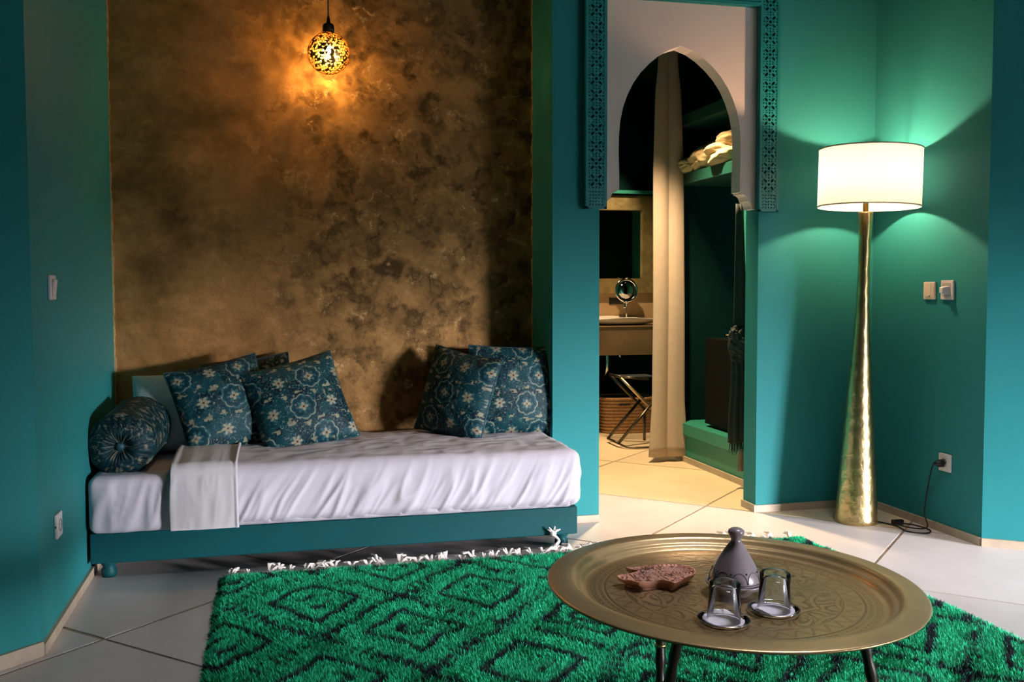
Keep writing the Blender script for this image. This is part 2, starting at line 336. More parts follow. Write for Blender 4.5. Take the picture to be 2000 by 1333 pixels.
# value noise (numpy)
_T = RNG.rand(256, 256)
def vn(x, y, s=1.0, oct=1, seed=0):
    x = np.asarray(x, float) * s + seed * 17.3; y = np.asarray(y, float) * s + seed * 9.1; out = 0; amp = 1; tot = 0
    for o in range(oct):
        xi = np.floor(x).astype(int); yi = np.floor(y).astype(int); fx = x - xi; fy = y - yi
        fx = fx * fx * (3 - 2 * fx); fy = fy * fy * (3 - 2 * fy)
        g = lambda a, b: _T[a % 256, b % 256]
        v = g(xi, yi) * (1 - fx) * (1 - fy) + g(xi + 1, yi) * fx * (1 - fy) + g(xi, yi + 1) * (1 - fx) * fy + g(xi + 1, yi + 1) * fx * fy
        out = out + v * amp; tot += amp; amp *= 0.5; x = x * 2.03; y = y * 2.03
    return out / tot
def rounded_block(name, x0, x1, y0, y1, z0, z1, r, n, mat, parent=None, disp=None, soft=None):
    """box with round edges on a dense lattice; disp(P, Nrm) -> displaced P, both (k,3) arrays"""
    nx, ny, nz = n; idx = {}; co = []; fs = []
    def vid(i, j, k):
        key = (i, j, k)
        if key not in idx: idx[key] = len(co); co.append((i / nx, j / ny, k / nz))
        return idx[key]
    for k in (0, nz):
        for i in range(nx):
            for j in range(ny):
                q = [vid(i, j, k), vid(i + 1, j, k), vid(i + 1, j + 1, k), vid(i, j + 1, k)]; fs.append(q if k else q[::-1])
    for j in (0, ny):
        for i in range(nx):
            for k in range(nz):
                q = [vid(i, j, k), vid(i + 1, j, k), vid(i + 1, j, k + 1), vid(i, j, k + 1)]; fs.append(q[::-1] if j else q)
    for i in (0, nx):
        for j in range(ny):
            for k in range(nz):
                q = [vid(i, j, k), vid(i, j + 1, k), vid(i, j + 1, k + 1), vid(i, j, k + 1)]; fs.append(q if i else q[::-1])
    c = np.array(co); lo = np.array([x0, y0, z0]); hi = np.array([x1, y1, z1]); Pp = lo + c * (hi - lo)
    inner = np.clip(Pp, lo + r, hi - r); d = Pp - inner; L = np.linalg.norm(d, axis=1, keepdims=True); L[L == 0] = 1
    Nn = d / L; Pp = inner + Nn * np.minimum(r, L * 1e9 if r == 0 else r)
    if disp is not None: Pp = disp(Pp, Nn)
    return from_data(name, Pp, fs, mat, parent)

# ------------------------------------------------------------------ room shell
H = 3.3
XL, XR, YG, YP = -0.712, 3.052, 4.97, 4.60     # left wall, right wall, gold wall, front of the pillar and niche wall
def wall(name, x0, x1, y0, y1, z0=0.0, z1=H, mat='teal'): return struct(box(name, x0, x1, y0, y1, z0, z1, M[mat]))
def wall_line(name, a, b, th, mat='teal', z0=0.0, z1=H):
    a, b = Vector(a), Vector(b); d = (b - a).normalized(); n = Vector((-d.y, d.x))      # thickness to the left of a->b
    return struct(prism(name, [a, b, b + n * th, a + n * th], z0, z1, M[mat]))
def base_line(name, a, b, th=0.013, h=0.036, inside=1):
    a, b = Vector(a), Vector(b); d = (b - a).normalized(); n = Vector((d.y, -d.x)) * inside
    return struct(prism(name, [a, b, b + n * th, a + n * th], 0.0, h, M['base']))
wall('wall_left', XL - 0.2, XL, 3.33, 5.2)
wall_line('wall_left_diagonal', (-2.2, 1.84), (XL, 3.33), 0.2)
wall_line('wall_left_rear', (-2.2, -3.0), (-2.2, 1.84), 0.2)
wall_line('wall_rear', (FB[0] - 0.6, -3.0), (-2.2, -3.0), 0.2)
wall_line('wall_rear_right', FB, (FB[0] - 0.6, -3.0), 0.24)
wall_line('wall_door_head', FA, FB, 0.24, z0=DH)
wall_line('wall_right_rear', NB, FA, 0.2)
wall_line('wall_fill_slit_head', NA, NB, 0.24, z0=1.5)
wall_line('wall_light_blocker', (3.0, 0.24), (3.0, -3.0), 0.14)  # added unseen stub that keeps daylight off the left walls
wall_line('wall_fill_slit_side', (5.15, 2.17), NA, 0.24)
wall_line('wall_right_diagonal', (XR, 3.745), (5.15, 2.17), 0.2)
def sky_blocker(name, a, b, z, out, side):  # added unseen slabs that cut off the high sky outside the openings
    a, b = Vector(a), Vector(b); d = (a - b).normalized(); n = Vector((d.y, -d.x)) # outward
    a2, b2 = a + d * side + n * 0.1, b - d * side + n * 0.1
    struct(prism(name, [a2, b2, b2 + n * out, a2 + n * out], z, z + 0.08, M['ceil']))
sky_blocker('door_sky_blocker', FA, FB, DH + 0.03, 4.0, 2.0)
sky_blocker('fill_slit_sky_blocker', NA, NB, 1.55, 0.6, -0.02)
wall('wall_right', XR, XR + 0.2, 3.745, 4.8)
wall('wall_niche', 2.398, XR, YP, 4.735)
wall('wall_pillar', 1.32, 1.556, YP, 4.735)
wall('wall_alcove_side', 1.32, 1.43, 4.735, 8.05)
wall('wall_header', 1.556, 2.398, YP, 4.735, 2.545, H)
struct(box('wall_alcove_gold', XL, 1.32, YG, YG + 0.15, 0, H, M['gold']))
# dressing room and bathroom beyond the arch
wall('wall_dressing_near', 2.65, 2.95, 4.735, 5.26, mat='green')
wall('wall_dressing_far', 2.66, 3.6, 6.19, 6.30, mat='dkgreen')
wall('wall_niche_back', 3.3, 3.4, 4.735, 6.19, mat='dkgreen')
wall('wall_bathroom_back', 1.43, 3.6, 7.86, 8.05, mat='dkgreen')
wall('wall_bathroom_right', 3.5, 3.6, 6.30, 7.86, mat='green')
struct(box('ceiling', -2.6, 7.5, -3.4, 8.1, H, H + 0.1, M['ceil']))
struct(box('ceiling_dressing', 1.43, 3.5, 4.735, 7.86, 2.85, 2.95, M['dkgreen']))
base_line('baseboard_left', (XL, 3.33), (XL, 4.97), inside=1)
base_line('baseboard_left_diagonal', (-2.2, 1.84), (XL, 3.33), 0.013, 0.046)
base_line('baseboard_right', (XR, 4.6), (XR, 3.745))
base_line('baseboard_right_diagonal', (XR, 3.745), (5.15, 2.17))
base_line('baseboard_niche', (2.398, YP), (XR, YP))
base_line('baseboard_pillar', (1.32, YP), (1.556, YP))
base_line('baseboard_jamb', (2.398, 4.735), (2.398, YP - 0.013))
base_line('baseboard_dressing', (2.65, 6.19), (2.65, 4.74), h=0.036)
# thin gilded edges of the gold wall
for i, (a, b) in enumerate(((XL, XL + 0.006), (1.314, 1.32))):
    bm = bmesh.new(); zs = np.linspace(0.42, 2.75, 70)
    for k in range(len(zs) - 1):
        w = 0.006 * (0.55 + 0.9 * random.random()); x0 = a if i == 0 else b - w
        if random.random() < (0.04 if i == 0 else 0.3): w *= 0.3; x0 = a if i == 0 else b - w
        add_box(bm, x0, x0 + w, YG - 0.008, YG, zs[k], zs[k + 1] + 0.001)
    struct(from_bm('trim_%d' % (i + 1), bm, M['trim']))

# floor: joint bed and separate slabs laid on the diagonal
fl = struct(box('floor', -2.4, 7.3, -3.2, 8.0, -0.05, -0.003, M['grout']))
fb = (-2.4, 7.3, -3.2, 8.0)
def clip(poly, ax, lim, keep_gt):
    out = []
    for i in range(len(poly)):
        a, b = poly[i], poly[(i + 1) % len(poly)]; ia = (a[ax] >= lim) == keep_gt; ib = (b[ax] >= lim) == keep_gt
        if ia: out.append(a)
        if ia != ib:
            t = (lim - a[ax]) / (b[ax] - a[ax]); out.append((a[0] + (b[0] - a[0]) * t, a[1] + (b[1] - a[1]) * t))
    return out
US = [-1.18 + 1.4 * k for k in range(-7, 10)]      # X - Y of the joints
VS = [2.893 + 1.37 * k for k in range(-6, 8)]     # X + Y of the joints
for ia in range(len(US) - 1):
    for ib in range(len(VS) - 1):
        g = 0.0085 + 0.004 * random.random(); ua, ub, va, vb = US[ia] + g, US[ia + 1] - g, VS[ib] + g, VS[ib + 1] - g
        poly = [((u + v) / 2, (v - u) / 2) for u, v in ((ua, va), (ub, va), (ub, vb), (ua, vb))]
        poly = [(p[0], p[1]) for p in poly]
        for ax, lim, gt in ((0, fb[0], True), (0, fb[1], False), (1, fb[2], True), (1, fb[3], False)):
            if poly: poly = clip(poly, ax, lim, gt)
        if len(poly) < 3: continue
        area = 0.5 * abs(sum(poly[i][0] * poly[(i + 1) % len(poly)][1] - poly[(i + 1) % len(poly)][0] * poly[i][1] for i in range(len(poly))))
        if area < 0.01: continue
        cx_, cy_ = sum(p[0] for p in poly) / len(poly), sum(p[1] for p in poly) / len(poly)
        if abs(cx_ - 1.6) > 3.6 and cy_ > 4.6: continue
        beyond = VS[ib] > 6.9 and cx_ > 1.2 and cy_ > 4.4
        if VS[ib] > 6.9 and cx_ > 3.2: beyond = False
        bm = bmesh.new()
        sgn = sum(poly[i][0] * poly[(i + 1) % len(poly)][1] - poly[(i + 1) % len(poly)][0] * poly[i][1] for i in range(len(poly)))
        if sgn < 0: poly = poly[::-1]
        add_prism(bm, poly, -0.02, -0.0005 * random.random())
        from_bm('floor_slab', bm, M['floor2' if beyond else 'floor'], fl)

# ------------------------------------------------------------------ carved doorway
dw = thing('arched_doorway', 'white pointed arch panel in a carved teal surround over the bathroom passage', 'doorway', (1.975, YP, 0))
def loc(o, root): # keep world placement of world-coordinate meshes under a placed Empty
    o.parent = root; o.matrix_parent_inverse = root.matrix_world.inverted(); return o
bpy.context.view_layer.update()
# arch panel: outline in X,Z with the opening cut out, thickness 0.094 in Y
XC = 1.975
half = [(0.411, 1.540), (0.388, 1.541), (0.384, 1.556), (0.376, 1.572), (0.362, 1.580), (0.360, 1.590), (0.354, 1.603), (0.340, 1.613), (0.330, 1.615), (0.330, 1.622), (0.319, 1.624)]
arc = [(0.319, 1.70), (0.322, 1.80), (0.321, 1.88), (0.314, 1.955), (0.300, 2.02), (0.278, 2.08), (0.248, 2.138), (0.210, 2.190), (0.165, 2.236), (0.115, 2.276), (0.060, 2.308), (0.0, 2.328)]
right = half + arc
inner = [(XC + x, z) for x, z in right] + [(XC - x, z) for x, z in reversed(right[:-1])]
outer = [(XC - 0.411, 2.52), (XC + 0.411, 2.52)]
bm = bmesh.new()
ring = inner
def panel_side(y):
    vin = [bm.verts.new((x, y, z)) for x, z in ring]
    vtl = bm.verts.new((XC - 0.411, y, 2.535)); vtr = bm.verts.new((XC + 0.411, y, 2.535))
    return vin, vtl, vtr
f_, b_ = panel_side(YP), panel_side(YP + 0.094)
n_in = len(ring)
for (vin, vtl, vtr), flip in ((f_, False), (b_, True)):
    k = n_in // 2
    def F_(vs): bm.faces.new(vs if not flip else vs[::-1])
    for i in range(0, k): F_([vin[i], vtr, vin[i + 1]])
    F_([vin[k], vtr, vtl])
    for i in range(k, n_in - 1): F_([vin[i], vtl, vin[i + 1]])
for i in range(n_in - 1): bm.faces.new((f_[0][i], f_[0][i + 1], b_[0][i + 1], b_[0][i]))
bm.faces.new((f_[0][0], b_[0][0], b_[2], f_[2])); bm.faces.new((f_[0][-1], f_[1], b_[1], b_[0][-1])); bm.faces.new((f_[1], f_[2], b_[2], b_[1]))
bmesh.ops.recalc_face_normals(bm, faces=bm.faces[:])
loc(from_bm('arch_panel', bm, M['plaster']), dw)
# carved surround: star lattice cut as real holes
def lattice_cell(S=0.08, kind=0):
    holes = []
    def ell(cx, cy, a, b, rot, n=8, p=1.0):
        holes.append([(cx + cos(rot) * a * cos(t) - sin(rot) * b * sin(t), cy + sin(rot) * a * cos(t) + cos(rot) * b * sin(t)) for t in [2 * pi * i / n for i in range(n)]])
    if kind == 0:
        for sx_ in (-1, 1):
            for sy in (-1, 1): ell(sx_ * 0.235, sy * 0.235, 0.150, 0.078, atan2(sy, sx_), 8)
        ell(0, 0, 0.098, 0.098, 0.2, 8)
        for k in range(4):
            a = k * pi / 2; ell(cos(a) * 0.225, sin(a) * 0.225, 0.068, 0.042, a + pi / 2, 6)
            ell(cos(a) * 0.415, sin(a) * 0.415, 0.06, 0.05, a, 6)
        for sx_ in (-1, 1):
            for sy in (-1, 1): ell(sx_ * 0.43, sy * 0.43, 0.03, 0.03, 0, 5)
            ell(sx_ * 0.43, 0.2, 0.035, 0.06, 0, 6); ell(sx_ * 0.43, -0.2, 0.035, 0.06, 0, 6)
            ell(0.2, sx_ * 0.43, 0.06, 0.035, 0, 6); ell(-0.2, sx_ * 0.43, 0.06, 0.035, 0, 6)
    else:
        rr = random.Random(4)
        for i in range(5):
            for j in range(5):
                ell(-0.38 + 0.19 * i, -0.38 + 0.19 * j, 0.075, 0.03, rr.random() * pi, 6)
    vs = [(-0.5, -0.5), (0.5, -0.5), (0.5, 0.5), (-0.5, 0.5)]; es = [(0, 1), (1, 2), (2, 3), (3, 0)]; hol = []
    for h in holes:
        s = len(vs); vs += h; es += [(s + i, s + (i + 1) % len(h)) for i in range(len(h))]; hol.append(h)
    V, E_, F2, *_ = geometry.delaunay_2d_cdt([Vector(v) for v in vs], es, [], 0, 1e-6)
    def inside(p, h):
        c = False
        for i in range(len(h)):
            a, b = h[i], h[(i + 1) % len(h)]
            if (a[1] > p[1]) != (b[1] > p[1]) and p[0] < (b[0] - a[0]) * (p[1] - a[1]) / (b[1] - a[1]) + a[0]: c = not c
        return c
    F3 = []
    for f in F2:
        c = (sum(V[i][0] for i in f) / len(f), sum(V[i][1] for i in f) / len(f))
        if not any(inside(c, h) for h in hol): F3.append(f)
    return [(v[0] * S, v[1] * S) for v in V], F3, [[(p[0] * S, p[1] * S) for p in h] for h in hol]
CELL = lattice_cell(); CELL2 = lattice_cell(kind=1)
def add_cell(bm, cell, cx, cz, y, depth, vertical=True):
    V, Fs, Hs = cell
    vv = [bm.verts.new((cx + p[0], y, cz + p[1])) for p in V]
    for f in Fs: bm.faces.new([vv[i] for i in f])
    for h in Hs:
        a = [bm.verts.new((cx + p[0], y, cz + p[1])) for p in h]; b = [bm.verts.new((cx + p[0], y + depth, cz + p[1])) for p in h]
        for i in range(len(h)): bm.faces.new((a[i], a[(i + 1) % len(h)], b[(i + 1) % len(h)], b[i]))
YF = YP - 0.042
for nm, xa, xb in (('carved_post', 1.473, 1.579), ('carved_post', 2.378, 2.484)):
    bm = bmesh.new(); add_box(bm, xa, xb, YF + 0.024, YP, 1.527, 2.625)
    for a, b in ((xa, xa + 0.012), (xb - 0.014, xb)): add_box(bm, a, b, YF - 0.002, YF + 0.024, 1.527, 2.625)
    add_box(bm, xa, xb, YF - 0.002, YF + 0.024, 1.527, 1.536)
    post = loc(from_bm(nm, bm, M['frame']), dw)
    gr = box('lattice_shade_backing', xa + 0.0125, xb - 0.0145, YF + 0.022, YF + 0.0235, 1.537, 2.62, M['recess']); gr.parent = post
    bm = bmesh.new(); xm = (xa + 0.012 + xb - 0.014) / 2
    add_cell(bm, CELL2, xm, 1.536 + 0.04, YF, 0.024)
    for k in range(13): add_cell(bm, CELL, xm, 1.536 + 0.085 + 0.04 + 0.08 * k, YF, 0.024)
    add_box(bm, xm - 0.04, xm + 0.04, YF, YF + 0.008, 1.616, 1.622)
    bmesh.ops.recalc_face_normals(bm, faces=bm.faces[:])
    la = from_bm('pierced_lattice', bm, M['frame']); la.parent = post; la.matrix_parent_inverse = post.matrix_world.inverted() @ dw.matrix_world.inverted() if False else Matrix.Identity(4)
bm = bmesh.new(); add_box(bm, 1.579, 2.378, YF + 0.024, YP, 2.535, 2.75)
add_box(bm, 1.579, 2.378, YF - 0.002, YF + 0.012, 2.535, 2.552); add_box(bm, 1.579, 2.378, YF - 0.006, YF + 0.012, 2.556, 2.572); add_box(bm, 1.579, 2.378, YF - 0.002, YF + 0.024, 2.66, 2.68)
lin = loc(from_bm('carved_lintel', bm, M['frame']), dw)
bm = bmesh.new()
for k in range(10): add_cell(bm, CELL, 1.579 + 0.04 + 0.08 * k, 2.614, YF, 0.024)
la = from_bm('pierced_lattice', bm, M['frame']); la.parent = lin

# ------------------------------------------------------------------ daybed
bed = thing('daybed', 'low teal painted daybed base in the alcove under the white mattress', 'bed', (0.3, 4.55, 0))
bpy.context.view_layer.update()
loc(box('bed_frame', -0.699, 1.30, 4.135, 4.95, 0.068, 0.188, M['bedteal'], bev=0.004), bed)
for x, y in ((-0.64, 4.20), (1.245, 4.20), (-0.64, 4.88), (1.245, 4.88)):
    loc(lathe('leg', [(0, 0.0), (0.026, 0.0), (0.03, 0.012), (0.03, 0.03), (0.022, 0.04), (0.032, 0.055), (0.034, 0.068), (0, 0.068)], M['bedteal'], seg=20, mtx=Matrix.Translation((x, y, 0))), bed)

def folds_front(Pp, Nn, amp, freq, seed, z_hi, slant=0.9, yfront=None):
    front = np.clip(-Nn[:, 1], 0, 1) ** 0.7
    h = np.clip((z_hi - Pp[:, 2]) / (z_hi - 0.19), 0, 1)
    xs = Pp[:, 0] + slant * (Pp[:, 2] - 0.3) + 0.035 * (vn(Pp[:, 0], Pp[:, 2], 5, 2, seed) - 0.5)
    a = vn(xs, Pp[:, 2] * 0.16 + seed, freq, 2, seed); b = vn(xs, Pp[:, 2] * 0.1 + seed * 2, freq * 2.1, 1, seed + 3)
    ridge = (1 - np.abs(2 * a - 1) * 1.9).clip(0) ** 1.6; ridge2 = (1 - np.abs(2 * b - 1) * 1.7).clip(0) ** 1.4
    e = front * (0.2 + 0.8 * np.sin(np.clip(h, 0, 1) * pi * 0.85)) * (ridge * amp + ridge2 * amp * 0.4)
    return e
def sheet_disp(Pp, Nn):
    e = folds_front(Pp, Nn, 0.018, 12, 1, 0.42, slant=-0.25)
    Pp = Pp.copy(); Pp[:, 1] -= e
    low = np.clip((0.25 - Pp[:, 2]) / 0.06, 0, 1) * np.clip(-Nn[:, 1], 0, 1)
    Pp[:, 2] -= low * (0.012 - 0.02 * np.clip(Pp[:, 0] + 0.55, 0, 0.3))
    top = np.clip(Nn[:, 2], 0, 1); Pp[:, 2] += top * 0.006 * (vn(Pp[:, 0], Pp[:, 1], 7, 3, 4) - 0.5)
    return Pp
mat_ = rounded_block('mattress', -0.702, 1.285, 4.118, 4.948, 0.190, 0.412, 0.035, (190, 50, 26), M['sheet'], disp=sheet_disp)
tag(mat_, 'mattress in a rumpled white fitted sheet on the teal daybed, bare at its left end', 'mattress')
def duvet_disp(Pp, Nn):
    u = np.clip((Pp[:, 0] + 0.385) / 1.695, 0, 1)
    e = folds_front(Pp, Nn, 0.014, 17, 6, 0.40, slant=-0.55)
    Pp = Pp.copy(); front = np.clip(-Nn[:, 1], 0, 1); top = np.clip(Nn[:, 2], 0, 1); side = np.clip(Nn[:, 0], 0, 1)
    bul = np.sin(np.clip((Pp[:, 2] - 0.19) / 0.25, 0, 1) * pi)
    Pp[:, 1] -= e + front * 0.016 * bul * (1 - 0.3 * u)
    # top: soft, higher toward the middle of the bed, puckered
    ax = np.abs(Pp[:, 1] - 4.5) / 0.42
    Pp[:, 2] += top * (0.020 * (1 - ax ** 2).clip(0, 1) * np.exp(-((Pp[:, 0] - 0.35) / 0.7) ** 2) + 0.010 * (vn(Pp[:, 0], Pp[:, 1], 6, 3, 9) - 0.5)
        + 0.004 * (1 - np.abs(2 * vn(Pp[:, 0] * 0.6 + Pp[:, 1] * 0.6, Pp[:, 1] - Pp[:, 0] * 0.3, 16, 2, 12) - 1) * 2) * (0.3 + 0.7 * u))
    Pp[:, 0] += side * (0.006 * bul + 0.008 * (vn(Pp[:, 1], Pp[:, 2], 22, 1, 4) - 0.5))
    low = np.clip((0.26 - Pp[:, 2]) / 0.06, 0, 1) * np.clip(1 - Nn[:, 2], 0, 1)
    Pp[:, 2] += low * front * 0.008 * (vn(Pp[:, 0], 0 * Pp[:, 0], 10, 2, 2) - 0.5)
    return Pp
duv = rounded_block('coverlet', -0.385, 1.309, 4.102, 4.952, 0.196, 0.440, 0.045, (230, 60, 34), M['sheet'], disp=duvet_disp)
tag(duv, 'white cotton coverlet pulled over the right part of the mattress, wrinkled along its front', 'blanket')
# turned-back band of the top sheet: follows the coverlet over its front edge
def band():
    path = []
    for t in np.linspace(0, 1, 26): path.append((4.80 - 0.66 * t, 0.452 + 0.012 * sin(t * pi)))
    for a in np.linspace(0, pi / 2, 9)[1:]: path.append((4.14 - 0.05 * sin(a) - 0.004, 0.402 + 0.05 * cos(a)))
    for t in np.linspace(0, 1, 22)[1:]: path.append((4.086 - 0.014 * sin(t * pi), 0.402 - 0.207 * t))
    path = np.array(path); n = len(path); mcount = 60; co = []; fs = []
    for lay in (0, 1):
        for i in range(n):
            y, z = path[i]; t = i / (n - 1)
            for j in range(mcount + 1):
                s = j / mcount; x = -0.393 + s * 0.262
                w = 0.012 * (vn(np.array([t * 1.2]), np.array([s]), 2, 1, 3)[0] - 0.5)
                off = 0.0035 * (1 - abs(2 * float(vn(s * 5 + 0.9 * t, t * 2.5, 1, 2, 8)) - 1) * 2) * min(1, t * 1.6)
                edge = 0.004 * math.exp(-((s - 0.03) / 0.05) ** 2) + 0.007 * math.exp(-((s - 0.975) / 0.02) ** 2) + 0.006 * sin(pi * s)
                o_ = off + edge - (0.006 if lay else 0)
                if t < 0.62: co.append((x + w, y, z + o_))
                else: co.append((x + w, y - o_, z + (o_ * 0.5 if t < 0.7 else 0)))
    W_ = mcount + 1
    for i in range(n - 1):
        for j in range(mcount):
            a = i * W_ + j; fs.append((a, a + W_, a + W_ + 1, a + 1)); b = a + n * W_; fs.append((b, b + 1, b + W_ + 1, b + W_))
    for i in range(n - 1):
        for j in (0, mcount):
            a = i * W_ + j; b = a + n * W_; fs.append((a, b, b + W_, a + W_) if j == 0 else (a, a + W_, b + W_, b))
    for j in range(mcount):
        a = (n - 1) * W_ + j; b = a + n * W_; fs.append((a, a + 1, b + 1, b))
    return from_data('turned_back_sheet', co, fs, M['linen'], duv)
bd = band()
bd['label'] = 'smooth turned-back band of the sheet near the left end'

# ------------------------------------------------------------------ printed cushions
def print_color(u, v, seed=0, lit=1.0):
    """ornate star medallions and scrolls on dark teal; u,v in metres"""
    wu = u + 0.010 * (vn(u, v, 12, 2, seed + 21) - 0.5); wv = v + 0.010 * (vn(u, v, 12, 2, seed + 22) - 0.5); u, v = wu, wv
    S = 0.135; base = np.zeros(u.shape + (3,)); n1 = vn(u, v, 24, 3, seed); n2 = vn(u, v, 80, 2, seed + 5)
    navy = np.array([0.003, 0.022, 0.042]); blue = np.array([0.006, 0.072, 0.098]); teal = np.array([0.008, 0.10, 0.105]); cream = np.array([0.52, 0.48, 0.32]); lt = np.array([0.065, 0.205, 0.225])
    base[:] = navy; base[vn(u, v, 11, 2, seed + 2) > 0.48] = blue
    c = np.abs(((n1 * 8) % 1) - 0.5) * 2; base[c > 0.62] = teal; base[(c > 0.86) & (n2 > 0.44)] = lt; base[(c > 0.93) & (n2 > 0.60)] = cream
    row = np.floor(v / S); uo = u + (row % 2) * S / 2; du = (uo / S - np.floor(uo / S) - 0.5) * S; dv = (v / S - row - 0.5) * S
    rr = np.hypot(du, dv); th = np.arctan2(dv, du); kk = (np.floor(uo / S) + row) % 2
    big = kk == 0; R = S * 0.36 * (1 + 0.15 * np.abs(np.cos(4 * th))); q = rr / R
    base[big & (q < 1.0)] = blue; base[big & (q < 1.06) & (q > 0.90)] = lt; base[big & (q > 0.96) & (q < 1.03) & (n2 > 0.42)] = cream
    base[big & (q < 0.72) & (q > 0.66)] = navy
    fl_ = rr < np.where(big, 0.020, 0.026) * (0.35 + 0.65 * np.abs(np.cos(np.where(big, 2, 3) * th)))
    base[(rr < 0.032 * (0.4 + 0.6 * np.abs(np.cos(4 * th)))) & (c > 0.2)] = lt; base[fl_ & (rr > 0.005)] = cream
    base[rr < 0.005] = np.array([0.16, 0.05, 0.03])
    # sprigs between the medallions, often worn away
    du2 = (uo / S - np.round(uo / S)) * S; dv2 = (v / S - np.round(v / S)) * S; r2 = np.hypot(du2, dv2); t2 = np.arctan2(dv2, du2)
    sp_ = (r2 < 0.020 * (0.3 + 0.7 * np.abs(np.cos(1.5 * t2 + seed)))) & (n2 > 0.35); base[sp_] = cream * 0.9
    base[vn(u, v, 70, 1, seed + 9) > 0.90] = cream * 0.7
    return base * lit * 0.52
def cushion_mesh(name, size, thick, n, mat, seed=0, printed=True, sag=0.0, col=None, creases=0.003, flat=2.3):
    g = np.linspace(-1, 1, n + 1); U, V = np.meshgrid(g, g, indexing='ij'); h = size / 2
    prof = ((1 - np.abs(U) ** flat).clip(0) * (1 - np.abs(V) ** flat).clip(0)) ** 0.55
    # pinched sides, pointed corners
    X = U * h * (1 - 0.055 * (1 - V ** 2) ** 1.0 * np.abs(U) ** 2 + 0.0); Y = V * h * (1 - 0.055 * (1 - U ** 2) * np.abs(V) ** 2)
    cr = creases * (1 - np.abs(2 * vn(U * 1.3 + V * 0.4, V * 1.3 - U * 0.3, 2.4, 3, seed + 1) - 1) * 2)
    co = []; cols = []
    for sgn in (1, -1):
        Z = sgn * (prof * thick / 2 + cr * (prof ** 0.5)); Z = Z + sag * (1 - V) * 0
        co.append(np.stack([X, Y, Z], -1).reshape(-1, 3))
        if printed: cols.append(print_color(X + (0.3 if sgn < 0 else 0) + seed * 0.037, Y + seed * 0.051, seed).reshape(-1, 3))
    co = np.concatenate(co); W_ = n + 1; fs = []
    ij = np.arange(W_ * W_).reshape(W_, W_); a = ij[:-1, :-1].ravel(); b = ij[1:, :-1].ravel(); c = ij[1:, 1:].ravel(); d = ij[:-1, 1:].ravel()
    fs = np.concatenate([np.stack([a, b, c, d], 1), np.stack([a, d, c, b], 1) + W_ * W_]).tolist()
    me = bpy.data.meshes.new(name); me.from_pydata(co.tolist(), [], fs)
    if printed:
        at = me.color_attributes.new('col', 'FLOAT_COLOR', 'POINT'); cc = np.ones((len(co), 4), np.float32); cc[:, :3] = np.concatenate(cols); at.data.foreach_set('color', cc.ravel())
    bm = bmesh.new(); bm.from_mesh(me); bmesh.ops.remove_doubles(bm, verts=bm.verts[:], dist=1e-5); bm.to_mesh(me); bm.free()
    me.polygons.foreach_set('use_smooth', [True] * len(me.polygons)); me.update()
    return me
def piping(size, rad, mat, parent):
    g = np.linspace(-1, 1, 40); h = size / 2; pts = []
    for t in g[:-1]: pts.append((t * h, -h * (1 - 0.055 * (1 - t * t)), 0))
    for t in g[:-1]: pts.append((h * (1 - 0.055 * (1 - t * t)), t * h, 0))
    for t in g[:-1]: pts.append((-t * h, h * (1 - 0.055 * (1 - t * t)), 0))
    for t in g: pts.append((-h * (1 - 0.055 * (1 - t * t)), -t * h, 0))
    return tube('piping', pts, rad, mat, parent, 6)
M['piping'] = pbr('dark_teal_piping', (0.006, 0.05, 0.07), 0.6)
def place_cushion(name, label, cat, c, yaw, lean, roll, size, thick, n, mat, seed, printed=True, group=None, pipe=True):
    """local +Z is the face; stands on its -Y edge. yaw about Z (0 faces -Y), lean back, roll in its own plane"""
    Rm = Matrix.Rotation(radians(yaw), 4, 'Z') @ Matrix.Rotation(radians(90 - lean), 4, 'X') @ Matrix.Rotation(radians(roll), 4, 'Z')
    root = thing(name, label, cat, mw=Matrix.Translation(c) @ Rm, group=group)
    link('cover', cushion_mesh('cover', size, thick, n, mat, seed, printed), mat, root)
    if pipe: piping(size, 0.0035, M['piping'], root)
    return root
place_cushion('bed_pillow', 'plain pale blue-white pillow leaning between the bolster and the printed cushions', 'pillow', (-0.430, 4.70, 0.590), -14, 20, 5, 0.38, 0.15, 60, M['pillow'], 3, False, pipe=False)
place_cushion('printed_cushion', 'teal printed cushion leaning at the far left of the cushions, beside the pale pillow', 'cushion', (-0.205, 4.61, 0.622), 16, 22, 11, 0.42, 0.18, 170, M['print'], 1)
place_cushion('printed_cushion', 'dark printed cushion mostly hidden behind the largest floral one, only its peaked corner showing', 'cushion', (-0.085, 4.83, 0.622), 4, 12, 8, 0.40, 0.11, 90, M['print'], 5)
place_cushion('printed_cushion', 'bright floral teal cushion tilted left at the front of the left cushion group', 'cushion', (0.125, 4.57, 0.622), 6, 24, 14, 0.43, 0.19, 210, M['print'], 2)
place_cushion('printed_cushion', 'dark patterned cushion turned sideways, leaning in front of the rightmost cushion', 'cushion', (0.865, 4.66, 0.640), -50, 14, -8, 0.42, 0.17, 150, M['print'], 4)
place_cushion('printed_cushion', 'rightmost teal cushion with starry cream medallions, upright against the pillar', 'cushion', (1.15, 4.70, 0.650), 3, 11, -2, 0.44, 0.18, 190, M['print'], 8)

